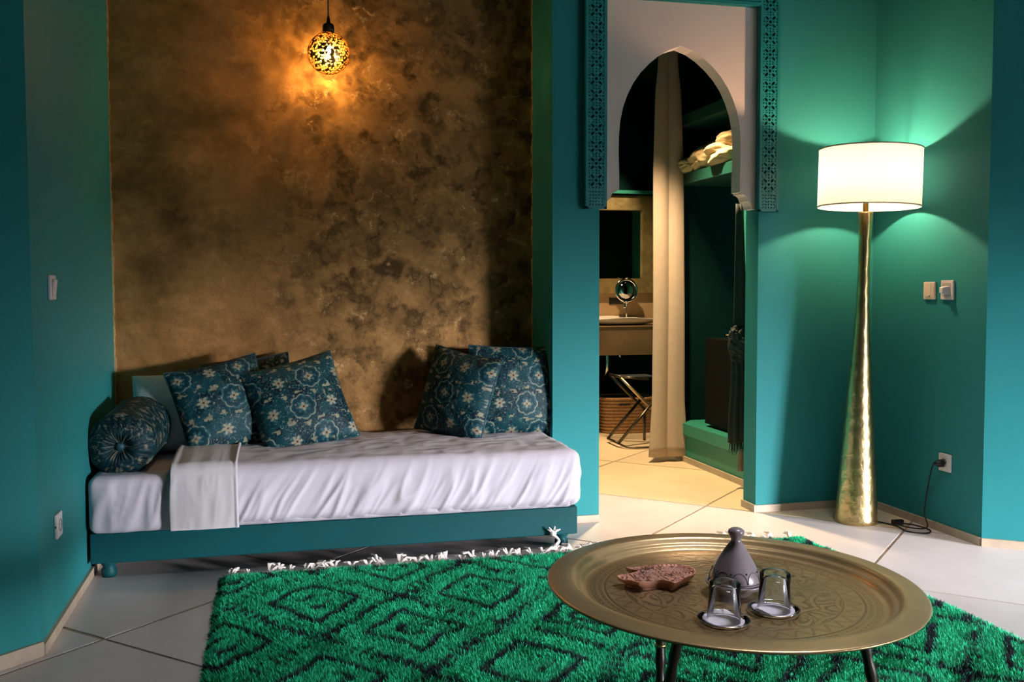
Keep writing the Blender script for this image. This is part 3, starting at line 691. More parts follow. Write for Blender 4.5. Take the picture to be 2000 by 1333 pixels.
# bolster: printed roll lying front to back beside the left wall
def bolster():
    R, Lh = 0.130, 0.195; seg = 180; rings = 150; co = []; cols = []; fs = []
    prof = []
    for t in np.linspace(0, 1, 34): a = t * pi / 2; prof.append((R * (0.05 + 0.95 * sin(a) ** 0.75), -Lh - 0.055 * cos(a) ** 1.3 + 0.035 * math.exp(-(t / 0.14) ** 2), 1 - t))
    for t in np.linspace(0, 1, 84)[1:-1]: prof.append((R, -Lh + 2 * Lh * t, 0))
    for t in np.linspace(1, 0, 34): a = t * pi / 2; prof.append((R * (0.05 + 0.95 * sin(a) ** 0.75), Lh + 0.055 * cos(a) ** 1.3 - 0.035 * math.exp(-(t / 0.14) ** 2), 1 - t))
    for r, y, e in prof:
        th = np.linspace(0, 2 * pi, seg, endpoint=False)
        pl = 0.0045 * e * (np.cos(26 * th + 2 * np.sin(3 * th))) * (1 if r > 0.02 else 0.2)
        cr = 0.006 * (vn(th * 2, np.full_like(th, y * 9), 1, 2, 5) - 0.5)
        rad = r + pl + cr
        co.append(np.stack([rad * np.cos(th), np.full_like(th, y), rad * np.sin(th)], -1))
        uu = th * R; vv = np.full_like(th, y if e == 0 else y + np.sign(y) * (R - r))
        cc = print_color(uu, vv, 7, 0.6); cc = cc * (1 - 0.45 * e * (np.cos(26 * th + 2 * np.sin(3 * th)) < -0.2))[:, None]; cols.append(cc)  # print colour dimmed as painted shade on the bolster; pleat valleys darker too
    co = np.concatenate(co); cols = np.concatenate(cols); n = len(prof)
    for i in range(n - 1):
        for k in range(seg): fs.append((i * seg + k, (i + 1) * seg + k, (i + 1) * seg + (k + 1) % seg, i * seg + (k + 1) % seg))
    fs.append(tuple(range(seg))[::-1]); fs.append(tuple(range((n - 1) * seg, n * seg)))
    root = thing('bolster_cushion', 'round dark printed bolster with gathered ends lying at the left end of the daybed', 'bolster', mw=Matrix.Translation((-0.574, 4.43, 0.534)) @ Matrix.Rotation(radians(-4), 4, 'Z') @ Matrix.Rotation(radians(4), 4, 'X'))
    from_data('cover', co, fs, M['print'], root, col=cols)
    for s in (-1, 1):
        lathe('button', [(0, 0.012), (0.010, 0.010), (0.017, 0.003), (0.018, -0.003), (0, -0.004)], M['piping'], root, 20, Matrix.Translation((0, s * 0.222, 0)) @ Matrix.Rotation(s * -pi / 2, 4, 'X'))
bolster()

# ------------------------------------------------------------------ pendant
pd = thing('pendant_lamp', 'small pierced brass globe lamp hanging from a cord before the gold wall', 'pendant lamp', (0.286, 4.775, 2.243))
R_ = 0.098
bm = bmesh.new(); bmesh.ops.create_icosphere(bm, subdivisions=4, radius=R_)
bm.faces.ensure_lookup_table()
# brass skin with many small openings: inset every face and drop most of the centres
res = bmesh.ops.inset_individual(bm, faces=bm.faces[:], thickness=0.0018, depth=0)
rr_ = random.Random(3); kill = []
for f in bm.faces:
    if len(f.verts) == 3 and rr_.random() < 0.66 and f.calc_center_median().z < R_ * 0.93: kill.append(f)
bmesh.ops.delete(bm, geom=kill, context='FACES')
globe = from_bm('pierced_globe', bm, M['globe'], pd)
sm = globe.modifiers.new('thickness', 'SOLIDIFY'); sm.thickness = 0.0015
lathe('lamp_holder', [(0, 0.098), (0.026, 0.098), (0.028, 0.104), (0.026, 0.128), (0.020, 0.136), (0.010, 0.140), (0.007, 0.160), (0.004, 0.172), (0, 0.172)], M['black'], pd, 20)
tube('cord', [(0, 0, 0.168), (0.001, 0, 0.6), (0, 0, H - 2.243)], 0.0035, pbr('pendant_cord', (0.10, 0.08, 0.05), 0.6), pd)
lathe('bulb', [(0, 0.0), (0.008, 0.003), (0.013, 0.012), (0.013, 0.022), (0.008, 0.034), (0, 0.036)], M['bulb'], pd, 16)
lathe('bulb_socket', [(0, 0.034), (0.010, 0.034), (0.011, 0.098), (0, 0.098)], M['black'], pd, 16)
lp = light('pendant_bulb_light', 'POINT', (0, 0, 0.010), PENDANT_W, (1.0, 0.56, 0.16), 0.024); lp.parent = pd

# ------------------------------------------------------------------ floor lamp
LB = (2.775, 4.285)
lamp = thing('floor_lamp', 'tall floor lamp with flared hammered brass base and lit drum shade in the corner', 'floor lamp', (LB[0], LB[1], 0))
zs = [0, 0.004, 0.02, 0.35, 0.655, 0.853, 1.0, 1.15, 1.30, 1.42, 1.503, 1.508]
lx = [0.0, 0.0, 0.0, 0.004, 0.008, 0.013, 0.016, 0.018, 0.021, 0.023, 0.024, 0.024]
lr = [0.096, 0.101, 0.101, 0.077, 0.057, 0.042, 0.033, 0.028, 0.0265, 0.031, 0.036, 0.035]
zz = np.linspace(0.02, 1.503, 60); pr = [(0, 0), (lr[0], 0), (lr[1], 0.004)]; cs = [(0, 0)] * 3
sm_r = np.interp(zz, zs, lr); sm_r = np.convolve(np.pad(sm_r, 4, mode='edge'), np.ones(9) / 9, 'valid')
for z_, r_ in zip(zz, sm_r): pr.append((float(r_), float(z_))); cs.append((float(np.interp(z_, zs, lx)), 0))
pr += [(0.034, 1.508), (0, 1.508)]; cs += [(0.024, 0)] * 2
lathe('base', pr, M['brassbase'], lamp, 64, centers=cs)
lathe('neck', [(0, 1.508), (0.013, 1.508), (0.013, 1.575), (0.02, 1.578), (0.02, 1.60), (0, 1.60)], M['brass'], lamp, 24, Matrix.Translation((0.024, 0, 0)))
SCX, SCY = 2.795 - LB[0], 4.25 - LB[1]
tilt = Matrix.Translation((SCX, SCY, 1.667)) @ Matrix.Rotation(radians(1.2), 4, 'Y')
bm = bmesh.new(); Rr = 0.236
add_lathe(bm, [(Rr, -0.136), (Rr, 0.0), (Rr, 0.136)], 96, tilt)
sh = from_bm('lamp_shade', bm, M['shade'], lamp, True)
for z_ in (-0.136, 0.136):
  bm = bmesh.new(); add_lathe(bm, [(Rr - 0.002, z_ - 0.003), (Rr + 0.0015, z_ - 0.003), (Rr + 0.0015, z_ + 0.003), (Rr - 0.002, z_ + 0.003), (Rr - 0.002, z_ - 0.003)], 96, tilt)
  from_bm('rim', bm, pbr('shade_rim_tape', (0.7, 0.6, 0.45), 0.8), sh, True)
bm = bmesh.new()
for k in range(3):
    a = 2 * pi * k / 3 + 0.35; add_tube(bm, [tilt @ Vector((0.018 * cos(a), 0.018 * sin(a), 0.116)), tilt @ Vector((Rr * cos(a), Rr * sin(a), 0.134))], 0.002, 6)
from_bm('shade_spider', bm, M['brass'], sh)
lathe('bulb_socket', [(0, 1.60), (0.014, 1.60), (0.014, 1.652), (0, 1.652)], M['white'], lamp, 20, Matrix.Translation((0.022, -0.02, 0)))
lathe('bulb', [(0, 1.652), (0.010, 1.653), (0.019, 1.666), (0.021, 1.680), (0.015, 1.694), (0, 1.699)], M['lampbulb'], lamp, 24, Matrix.Translation((0.022, -0.02, 0)))
def lampw(p): return (p[0] - LB[0], p[1] - LB[1], p[2])
cord = smooth_path([lampw(p) for p in [(2.86, 4.24, 0.006), (2.90, 4.15, 0.005), (2.885, 4.04, 0.005), (2.95, 3.985, 0.005), (3.005, 4.04, 0.005), (2.985, 4.15, 0.006), (2.90, 4.17, 0.012), (2.93, 4.06, 0.012), (3.000, 4.05, 0.015), (3.024, 4.105, 0.07), (3.028, 4.095, 0.17), (3.020, 4.06, 0.27), (3.0, 4.01, 0.325), (3.012, 3.992, 0.328)]], 8)
tube('power_cord', cord, 0.0035, M['black'], lamp, 8)
loc_ = lampw((2.935, 4.185, 0))
box('cord_switch', loc_[0] - 0.03, loc_[0] + 0.03, loc_[1] - 0.012, loc_[1] + 0.012, 0.0, 0.024, M['black'], lamp, bev=0.006)
q = lampw((3.016, 3.992, 0.328))
lathe('plug', [(0, -0.03), (0.007, -0.03), (0.011, -0.016), (0.018, -0.006), (0.019, 0.016), (0, 0.016)], M['black'], lamp, 20, Matrix.Translation(q) @ Matrix.Rotation(pi / 2, 4, 'Y'))

# ------------------------------------------------------------------ switches and sockets
def plate_thing(name, label, cat, pos, side, kind, mat='white', h=0.083, w=0.083):
    """side +1: on the left wall facing +X; -1: on the right wall facing -X. local +Z comes out of the wall, +Y up"""
    Rm = Matrix(((0, 0, side, 0), (side, 0, 0, 0), (0, 1, 0, 0), (0, 0, 0, 1)))
    root = thing(name, label, cat, mw=Matrix.Translation(pos) @ Rm)
    box('cover_plate', -w / 2, w / 2, -h / 2, h / 2, 0, 0.011, M[mat], root, bev=0.0035)
    if kind == 'rocker':
        box('recess', -0.024, 0.024, -0.03, 0.03, 0.0105, 0.0116, M['socket'], root)
        box('rocker', -0.022, 0.022, -0.028, 0.028, 0.010, 0.017, M[mat], root, bev=0.002, mtx=Matrix.Rotation(radians(7), 4, 'X'))
    if kind == 'flat':
        box('rocker', -0.034 + 0.0, 0.016, -0.030, 0.034, 0.010, 0.0135, M[mat], root, bev=0.0015)
        box('side_strip', 0.0185, 0.034, -0.034, 0.034, 0.010, 0.0125, M[mat], root, bev=0.0015)
        box('indicator_slot', 0.004, 0.013, -0.028, -0.023, 0.0135, 0.0142, M['hole'], root)
    if kind == 'dimmer':
        box('recess', -0.030, 0.030, -0.030, 0.032, 0.0105, 0.0118, M['socket'], root)
        bm = bmesh.new(); add_box(bm, -0.020, 0.020, -0.020, 0.018, 0.010, 0.042, 0.003)
        for v in bm.verts:
            if v.co.z > 0.03: v.co.x *= 0.62; v.co.y *= 0.66
        from_bm('control_knob', bm, M[mat], root)
    if kind == 'socket':
        lathe('socket_well', [(0.0195, 0.0135), (0.0215, 0.0135), (0.0215, 0.010), (0.0195, 0.0095), (0, 0.0092)], M['socket'], root, 32)
        bm = bmesh.new()
        for s in (-1, 1): add_lathe(bm, [(0, 0.0112), (0.003, 0.0112), (0.003, 0.009)], 12, Matrix.Translation((s * 0.0095, 0, 0)))
        from_bm('pin_hole', bm, M['hole'], root)
        box('side_clip', -w / 2 - 0.0008, -w / 2 + 0.001, -0.004, 0.004, 0.003, 0.007, M['hole'], root)
    return root
plate_thing('light_switch', 'white rocker light switch on the left teal wall, above its socket', 'light switch', (XL, 3.603, 1.154), 1, 'rocker')
plate_thing('wall_socket', 'empty white wall socket low on the left teal wall', 'socket', (XL, 3.603, 0.351), 1, 'socket')
plate_thing('light_switch', 'flat cream light switch beside the floor lamp, left one of the pair', 'light switch', (XR, 4.128, 1.130), -1, 'flat', 'white2', 0.084, 0.084)
plate_thing('dimmer_switch', 'white control plate with a jutting square knob, right of the flat switch', 'switch', (XR, 4.000, 1.133), -1, 'dimmer', 'white', 0.090, 0.086)
plate_thing('wall_socket', 'white wall socket low on the right wall with the lamp plug in it', 'socket', (XR, 3.992, 0.330), -1, 'socket', 'white', 0.083, 0.083)

# ------------------------------------------------------------------ rug
rug = thing('shaggy_rug', 'thick green shag rug with black diamond lines under the brass table', 'rug', (1.05, 2.6, 0))
bpy.context.view_layer.update()
RX0, RX1, RY0, RY1 = -0.205, 2.33, 1.0, 4.015
loc(box('backing', RX0 + 0.01, RX1 - 0.01, RY0, RY1 - 0.01, 0.0005, 0.008, M['rugback']), rug)
def rug_dark(x, y):
    wob = 0.020 * (vn(x, y, 9, 2, 1) - 0.5) * 2; x = x + wob; y = y + 0.03 * (vn(x, y, 6, 2, 2) - 0.5) * 2
    best = np.full(x.shape, 9.0); 
    dark = np.zeros(x.shape, bool)
    U = (x - 0.147) / 0.605; V = (3.57 - y) / 0.75
    a = U + V; b = U - V            # lattice vectors: (0.3025,-0.375) and (0.3025,0.375)
    fa = a - np.round(a); fb_ = b - np.round(b)
    # back to metric offsets from the nearest diamond centre
    du = (fa + fb_) / 2 * 0.605; dv = -(fa - fb_) / 2 * 0.75
    m = np.abs(du) / 0.158 + np.abs(dv) / 0.205
    dark |= np.abs(m - 1) < 0.095
    n = vn(x, y, 55, 1, 3)
    inner = (np.abs(m - 0.40) < 0.10) & (vn(x, y, 22, 1, 3) > 0.45) & (dv < 0.06)
    dark |= inner
    # ticked lines midway between diamonds, both diagonals
    for f, o in ((fa, b), (fb_, a)):
        line = np.abs(np.abs(f) - 0.5); ph = (o * 11) % 1
        dark |= (line < 0.07) & (ph < 0.36) & (vn(x, y, 18, 1, 5) > 0.40)
        dark |= (line < 0.022) & (vn(x, y, 12, 1, 6) > 0.5)
    return dark
def pile(name, x0, x1, y0, y1, dens, seed):
    r = np.random.RandomState(seed); n = int((x1 - x0) * (y1 - y0) * dens)
    bx = r.uniform(x0, x1, n); by = r.uniform(y0, y1, n)
    keep = (bx > RX0 - 0.010 * vn(by, by * 0, 14, 2, 3)) ; bx = bx[keep]; by = by[keep]; n = len(bx)
    ang = 2 * pi * vn(bx, by, 6, 2, 4) + r.normal(0, 0.9, n); ln = 0.007 + 0.011 * r.rand(n)
    tx, ty = np.cos(ang) * ln, np.sin(ang) * ln; hh = 0.020 + 0.014 * r.rand(n) + 0.007 * (vn(bx, by, 12, 2, 8) - 0.5)
    # edges slump
    ed = np.minimum(np.minimum(bx - RX0, RX1 - bx), RY1 - by); k = np.clip(ed / 0.03, 0.25, 1); hh *= k ** 0.5
    wa = r.rand(n) * 2 * pi; w = 0.0030 + 0.0018 * r.rand(n); wx, wy = np.cos(wa) * w, np.sin(wa) * w
    v = np.empty((n, 3, 3), np.float32)
    v[:, 0] = np.stack([bx - wx, by - wy, np.full(n, 0.006)], 1); v[:, 1] = np.stack([bx + wx, by + wy, np.full(n, 0.006)], 1); v[:, 2] = np.stack([bx + tx, by + ty, 0.006 + hh], 1)
    dk = rug_dark(bx, by)
    g = np.array([0.006, 0.62, 0.29]) * (0.65 + 0.7 * r.rand(n))[:, None] * (0.85 + 0.3 * vn(bx, by, 3, 2, 7))[:, None]
    g[:, 0] += 0.01 * r.rand(n); d = np.array([0.004, 0.012, 0.022]) * (0.6 + 0.8 * r.rand(n))[:, None]
    c = np.where(dk[:, None], d, g)
    me = bpy.data.meshes.new(name); me.vertices.add(n * 3); me.vertices.foreach_set('co', v.reshape(-1))
    me.loops.add(n * 3); me.loops.foreach_set('vertex_index', np.arange(n * 3, dtype=np.int32))
    me.polygons.add(n); me.polygons.foreach_set('loop_start', np.arange(0, n * 3, 3, dtype=np.int32)); me.polygons.foreach_set('loop_total', np.full(n, 3, dtype=np.int32))
    me.update(); at = me.color_attributes.new('col', 'FLOAT_COLOR', 'POINT')
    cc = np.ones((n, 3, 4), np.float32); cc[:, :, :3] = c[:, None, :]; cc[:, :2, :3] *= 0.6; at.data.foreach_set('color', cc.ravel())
    o = loc(link(name, me, M['rug']), rug); o['kind'] = 'stuff'; return o
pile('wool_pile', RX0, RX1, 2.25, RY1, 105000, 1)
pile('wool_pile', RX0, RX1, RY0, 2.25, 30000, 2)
# fringe: one tassel per knot along the far edge (shared meshes)
tm = []
for s in range(6):
    bm = bmesh.new(); rr_ = random.Random(s + 20)
    bmesh.ops.create_icosphere(bm, subdivisions=1, radius=0.010, matrix=Matrix.Translation((0, 0.016, 0.012)))
    add_tube(bm, [(0, -0.02, 0.012), (0, 0.0, 0.015), (0, 0.016, 0.012)], 0.006, 6)
    for k in range(6):
        a = rr_.uniform(-1.1, 1.1); l = rr_.uniform(0.025, 0.05); zt = rr_.uniform(0.004, 0.035)
        add_tube(bm, [(0, 0.016, 0.012), (sin(a) * l * 0.5, 0.016 + cos(a) * l * 0.5, 0.012 + zt * 0.7), (sin(a) * l + rr_.uniform(-.008, .008), 0.016 + cos(a) * l, max(0.004, zt))], [0.005, 0.0042, 0.003], 5)
    me = bpy.data.meshes.new('tassel'); bm.to_mesh(me); bm.free(); me.materials.append(M['fringe']); tm.append(me)
x = RX0 + 0.03; rr_ = random.Random(77)
while x < RX1 - 0.02:
    o = bpy.data.objects.new('tassel', tm[rr_.randrange(6)]); COL.objects.link(o)
    sc_ = rr_.uniform(0.9, 1.4)
    o.matrix_world = Matrix.Translation((x, RY1 - 0.004, 0.0)) @ Matrix.Rotation(rr_.uniform(-0.8, 0.8), 4, 'Z') @ Matrix.Diagonal((sc_, sc_, sc_, 1)); o.parent = rug; o.matrix_parent_inverse = rug.matrix_world.inverted()
    x += rr_.choice((0.03, 0.04, 0.05, 0.06, 0.085)) * 0.72
# the long plaited tassel lying up against the bed foot
bm = bmesh.new(); add_tube(bm, smooth_path([(1.20, 4.0, 0.02), (1.17, 4.06, 0.03), (1.205, 4.10, 0.05), (1.185, 4.118, 0.075)], 5), 0.007, 6)
bmesh.ops.create_icosphere(bm, subdivisions=2, radius=0.014, matrix=Matrix.Translation((1.183, 4.112, 0.082)))
for k in range(5): add_tube(bm, [(1.183, 4.112, 0.085), (1.183 + 0.03 * cos(k * 1.3), 4.105 + 0.01 * sin(k), 0.10 + 0.012 * (k % 2))], [0.006, 0.003], 5)
loc(from_bm('tassel', bm, M['fringe'], None, True), rug)

# ------------------------------------------------------------------ brass tray table and what stands on it
MT = Matrix(((1.0, 0.0, 0.014, 1.065), (0.0, 1.0, -0.022, 2.155), (-0.014, 0.022, 1.0, 0.45), (0, 0, 0, 1)))
table = thing('tray_table', 'large round engraved brass tray on dark turned wooden legs, standing on the green rug', 'coffee table', mw=MT)
def tray():
    prof = [(0.0, -0.030), (0.345, -0.030), (0.352, -0.0295), (0.357, -0.027), (0.360, -0.020), (0.3635, -0.0165), (0.371, -0.0155), (0.3745, -0.013), (0.3775, -0.006), (0.381, -0.001), (0.386, 0.0008), (0.40, 0.0004), (0.42, -0.0012), (0.436, -0.0035), (0.4395, -0.0045), (0.4415, -0.0075), (0.440, -0.010), (0.436, -0.0085), (0.40, -0.0045), (0.384, -0.004), (0.372, -0.019), (0.362, -0.021), (0.356, -0.031), (0.345, -0.034), (0.0, -0.034)]
    seg = 420; rads = list(np.linspace(0.004, 0.345, 190)); rows = [(r, -0.030, 1) for r in rads] + [(r, z, 0) for r, z in prof[2:-1]] + [(0.1, -0.034, 0)]
    th = np.linspace(0, 2 * pi, seg, endpoint=False); co = []; cols = []
    bright = np.array([0.56, 0.385, 0.19]); dk = np.array([0.20, 0.13, 0.065])
    for r, z, fl_ in rows:
        e = np.zeros(seg); rr2 = np.full(seg, r)
        if fl_:
            if 0.312 < r < 0.335: e = (np.cos(th * 110 + 3 * sin(r * 500)) > 0.1) * 1.0 * ((abs(r - 0.3235) > 0.0025))
            elif 0.300 < r <= 0.306 or 0.3365 < r < 0.339: e = np.ones(seg)
            elif 0.262 < r <= 0.298:
                q = (r - 0.262) / 0.036; e = (np.abs(((th * 40 / (2 * pi)) % 1) - 0.5) * 2 - q < 0.12) & (np.abs(((th * 40 / (2 * pi)) % 1) - 0.5) * 2 - q > -0.12); e = e * 0.8
            elif 0.252 < r <= 0.256: e = np.ones(seg)
            elif r <= 0.25:
                x_, y_ = r * np.cos(th), r * np.sin(th); star = r * (1 + 0.11 * np.abs(np.cos(6 * th)))
                f1 = np.abs(((star * 62) % 1) - 0.5) * 2; warp = vn(x_, y_, 16, 2, 3) * 5 + np.cos(12 * th) * 0.7 * (r / 0.25)
                f2 = np.abs(((warp) % 1) - 0.5) * 2; band = ((star * 15.5) % 1) < 0.34
                e = np.where(band, f1 > 0.72, f2 > 0.66) * (0.5 + 0.5 * (r / 0.25))
        wear = vn(r * np.cos(th), r * np.sin(th), 9, 3, 9)
        e = np.clip(e * (0.45 + 0.75 * wear), 0, 1)
        co.append(np.stack([rr2 * np.cos(th), rr2 * np.sin(th), z - 0.0006 * e], -1))
        bc = bright * (0.80 + 0.35 * wear)[:, None]
        if fl_: bc = bc * (0.66 + 0.25 * vn(r * np.cos(th), r * np.sin(th), 4, 2, 14))[:, None]
        cols.append(bc * (1 - e)[:, None] + dk * e[:, None])
    n = len(rows); co = np.concatenate(co); cols = np.concatenate(cols)
    i = np.arange(n - 1)[:, None] * seg; k = np.arange(seg)[None, :]; k2 = (k + 1) % seg
    fs = np.stack([i + k, i + seg + k, i + seg + k2, i + k2], -1).reshape(-1, 4)[:, ::-1].tolist()
    fs.append(tuple(range(seg))); fs.append(tuple(range((n - 1) * seg, n * seg))[::-1])
    o = from_data('tray', co, fs, M['tray'], table, col=cols)
    return o
tray()
MTi = MT.inverted()
def leg(top, bot, rings_=()):
    a, b = MTi @ Vector(top), MTi @ Vector(bot)
    pts = []; rad = []
    for k in range(25):
        t = k / 24; pts.append(a.lerp(b, t)); rad.append(0.0125 + 0.0015 * sin(t * 40) * (0.2 < t < 0.8) + 0.002 * (t < 0.1))
    tube('leg', pts, rad, M['wood'], table, 12)
    return a, b
L_ = [((0.879, 2.031, 0.424), (0.886, 2.199, 0.022)), ((0.956, 2.338, 0.424), (0.958, 2.337, 0.022)), ((1.302, 1.994, 0.424), (1.415, 2.028, 0.022))]
L_ = [((0.882, 2.038, 0.398), (0.868, 2.163, 0.012)), ((0.965, 2.36, 0.398), (0.945, 2.306, 0.012)), ((1.305, 2.00, 0.398), (1.393, 1.99, 0.012))]
for tp, bt in L_:
    a, b = leg(tp, bt)
    for t in (0.42,):
        c = a.lerp(b, t); d = (b - a).normalized(); tube('brass_ring', [c - d * 0.004, c + d * 0.004], 0.0155, M['brass'], table, 14)
a_ = [MTi @ Vector((x, y, 0.392)) for x, y, _ in (L_[0][0], L_[1][0], L_[2][0])]
bm = bmesh.new()
for i in range(3): add_tube(bm, [a_[i], a_[(i + 1) % 3]], 0.008, 8)
from_bm('stand_rail', bm, M['wood'], table, True)
ZF = -0.030
def on_tray(u, w, rz=0.0, dz=0.0): return MT @ Matrix.Translation((u, w, ZF + dz)) @ Matrix.Rotation(rz, 4, 'Z')
# tagine
tg = thing('tagine', 'small grey glazed tagine with a conical lid and round knob at the tray centre', 'tagine', mw=on_tray(0.0, -0.012))
lathe('dish', [(0, 0.0), (0.036, 0.0), (0.038, 0.004), (0.046, 0.012), (0.060, 0.020), (0.068, 0.028), (0.0695, 0.031), (0.067, 0.0325), (0.060, 0.029), (0.050, 0.022), (0, 0.018)], M['clay'], tg, 56)
bm = bmesh.new()
add_lathe(bm, [(0.060, 0.030), (0.0605, 0.036), (0.0585, 0.046), (0.054, 0.058), (0.046, 0.074), (0.036, 0.092), (0.026, 0.108), (0.018, 0.120), (0.0125, 0.128), (0.0115, 0.133), (0.014, 0.139), (0.018, 0.145), (0.0195, 0.150), (0.018, 0.155), (0.012, 0.159), (0.0, 0.161)], 64)
lid = from_bm('conical_lid', bm, M['clay'], tg, True)
# arches and beads scratched round the lid
bm = bmesh.new()
def lid_r(z): return float(np.interp(z, [0.030, 0.036, 0.046, 0.058, 0.074, 0.092], [0.060, 0.0605, 0.0585, 0.054, 0.046, 0.036])) + 0.0004
nA = 9
for k in range(nA):
    c = 2 * pi * (k + 0.35) / nA; pts = []
    for t in np.linspace(0, pi, 13):
        z_ = 0.040 + 0.024 * sin(t) ** 0.8; a = c + cos(t) * (pi / nA) * 0.95; pts.append((lid_r(z_) * cos(a), lid_r(z_) * sin(a), z_))
    add_tube(bm, pts, 0.0007, 5)
    a = c + pi / nA; z_ = 0.062
    bmesh.ops.create_icosphere(bm, subdivisions=1, radius=0.0026, matrix=Matrix.Translation((lid_r(z_) * cos(a), lid_r(z_) * sin(a), z_)))
for z_ in (0.0365,): add_tube(bm, [(lid_r(z_) * cos(t), lid_r(z_) * sin(t), z_) for t in np.linspace(0, 2 * pi, 64)], 0.0011, 5)
from_bm('scratched_arches', bm, M['clayline'], lid, True)

# carved wooden dish, leaf-and-bird outline
OUT = [(-0.2548, 0.1029), (-0.2268, 0.1101), (-0.1991, 0.1216), (-0.189, 0.1325), (-0.204, 0.1439), (-0.2095, 0.166), (-0.199, 0.160), (-0.1765, 0.1600), (-0.1326, 0.1660), (-0.0847, 0.1676), (-0.0551, 0.1474), (-0.0456, 0.1264), (-0.0476, 0.106), (-0.064, 0.076), (-0.0955, 0.0547), (-0.1351, 0.0201), (-0.145, 0.036), (-0.1619, 0.0495), (-0.1874, 0.0431), (-0.2212, 0.0408), (-0.2343, 0.0588), (-0.2529, 0.0711)]
def carved_dish():
    c0 = Vector((-0.14, 0.105)); pts = [Vector(p) - c0 for p in OUT]
    P = [Vector((p.x, p.y, 0)) for p in pts]; n = len(P); fine = []
    for i in range(n):
        a, b, c, d = P[(i - 1) % n], P[i], P[(i + 1) % n], P[(i + 2) % n]
        for j in range(4):
            t = j / 4; fine.append(0.5 * ((2 * b) + (c - a) * t + (2 * a - 5 * b + 4 * c - d) * t * t + (3 * b - a - 3 * c + d) * t ** 3))
    m = len(fine); vs = [Vector((p.x, p.y)) for p in fine]; es = [(i, (i + 1) % m) for i in range(m)]
    gx = np.arange(-0.13, 0.11, 0.0021); ins = []
    def inside(p):
        c = False
        for i in range(m):
            a, b = vs[i], vs[(i + 1) % m]
            if (a.y > p[1]) != (b.y > p[1]) and p[0] < (b.x - a.x) * (p[1] - a.y) / (b.y - a.y) + a.x: c = not c
        return c
    B = np.array([[v.x, v.y] for v in vs])
    for x_ in gx:
        for y_ in np.arange(-0.095, 0.075, 0.0021):
            if inside((x_, y_)) and np.min(np.hypot(B[:, 0] - x_, B[:, 1] - y_)) > 0.0018: ins.append(Vector((x_, y_)))
    V, E_, Fs, *_ = geometry.delaunay_2d_cdt(vs + ins, es, [list(range(m))], 1, 1e-7)
    A = np.array([[v.x, v.y] for v in V]); x_, y_ = A[:, 0], A[:, 1]
    dist = np.array([np.min(np.hypot(B[:, 0] - p[0], B[:, 1] - p[1])) for p in A])
    sw = np.abs(((vn(x_, y_, 34, 2, 3) * 7) % 1) - 0.5) * 2
    ring_ = np.hypot(x_ - 0.06, (y_ - 0.005)); eye = np.abs(((ring_ * 120) % 1) - 0.5) * 2
    pat = np.where(ring_ < 0.03, eye > 0.6, sw > 0.62) & (dist > 0.006)
    wob = np.clip(dist / 0.012, 0, 1)
    z_ = 0.024 - 0.0045 * wob - 0.0022 * (pat) + 0.0
    z_ = np.where(dist < 0.0045, 0.0245, z_)
    base = np.array([0.55, 0.25, 0.16]); dkc = np.array([0.08, 0.028, 0.018])
    col = np.where(pat[:, None], dkc, base) * (0.8 + 0.4 * vn(x_, y_, 20, 2, 5))[:, None]; nv = len(V)
    co = [(a, b, float(c)) for a, b, c in zip(x_, y_, z_)]; fs = [tuple(f) for f in Fs]
    # rim wall and flat underside carried on a smaller foot
    rim = [i for i in range(m)]
    lows = []
    for lev, (k, zz_) in enumerate(((0.97, 0.016), (0.80, 0.004), (0.80, 0.0))):
        s = len(co); lows.append(s)
        for i in range(m): co.append((vs[i].x * k, vs[i].y * k, zz_))
    prev = list(range(m))
    for s in lows:
        for i in range(m): fs.append((prev[i], s + i, s + (i + 1) % m, prev[(i + 1) % m]))
        prev = [s + i for i in range(m)]
    fs.append(tuple(prev)[::-1])
    col = np.concatenate([col, np.tile(base * 0.6, (len(co) - nv, 1))])
    o = from_data('carved_dish', co, fs, M['carvepaint'], None, smooth=False, col=col)
    o.matrix_world = on_tray(c0.x, c0.y); return tag(o, 'reddish-brown carved wooden dish with a leaf-like outline, left on the brass tray', 'dish')
carved_dish()

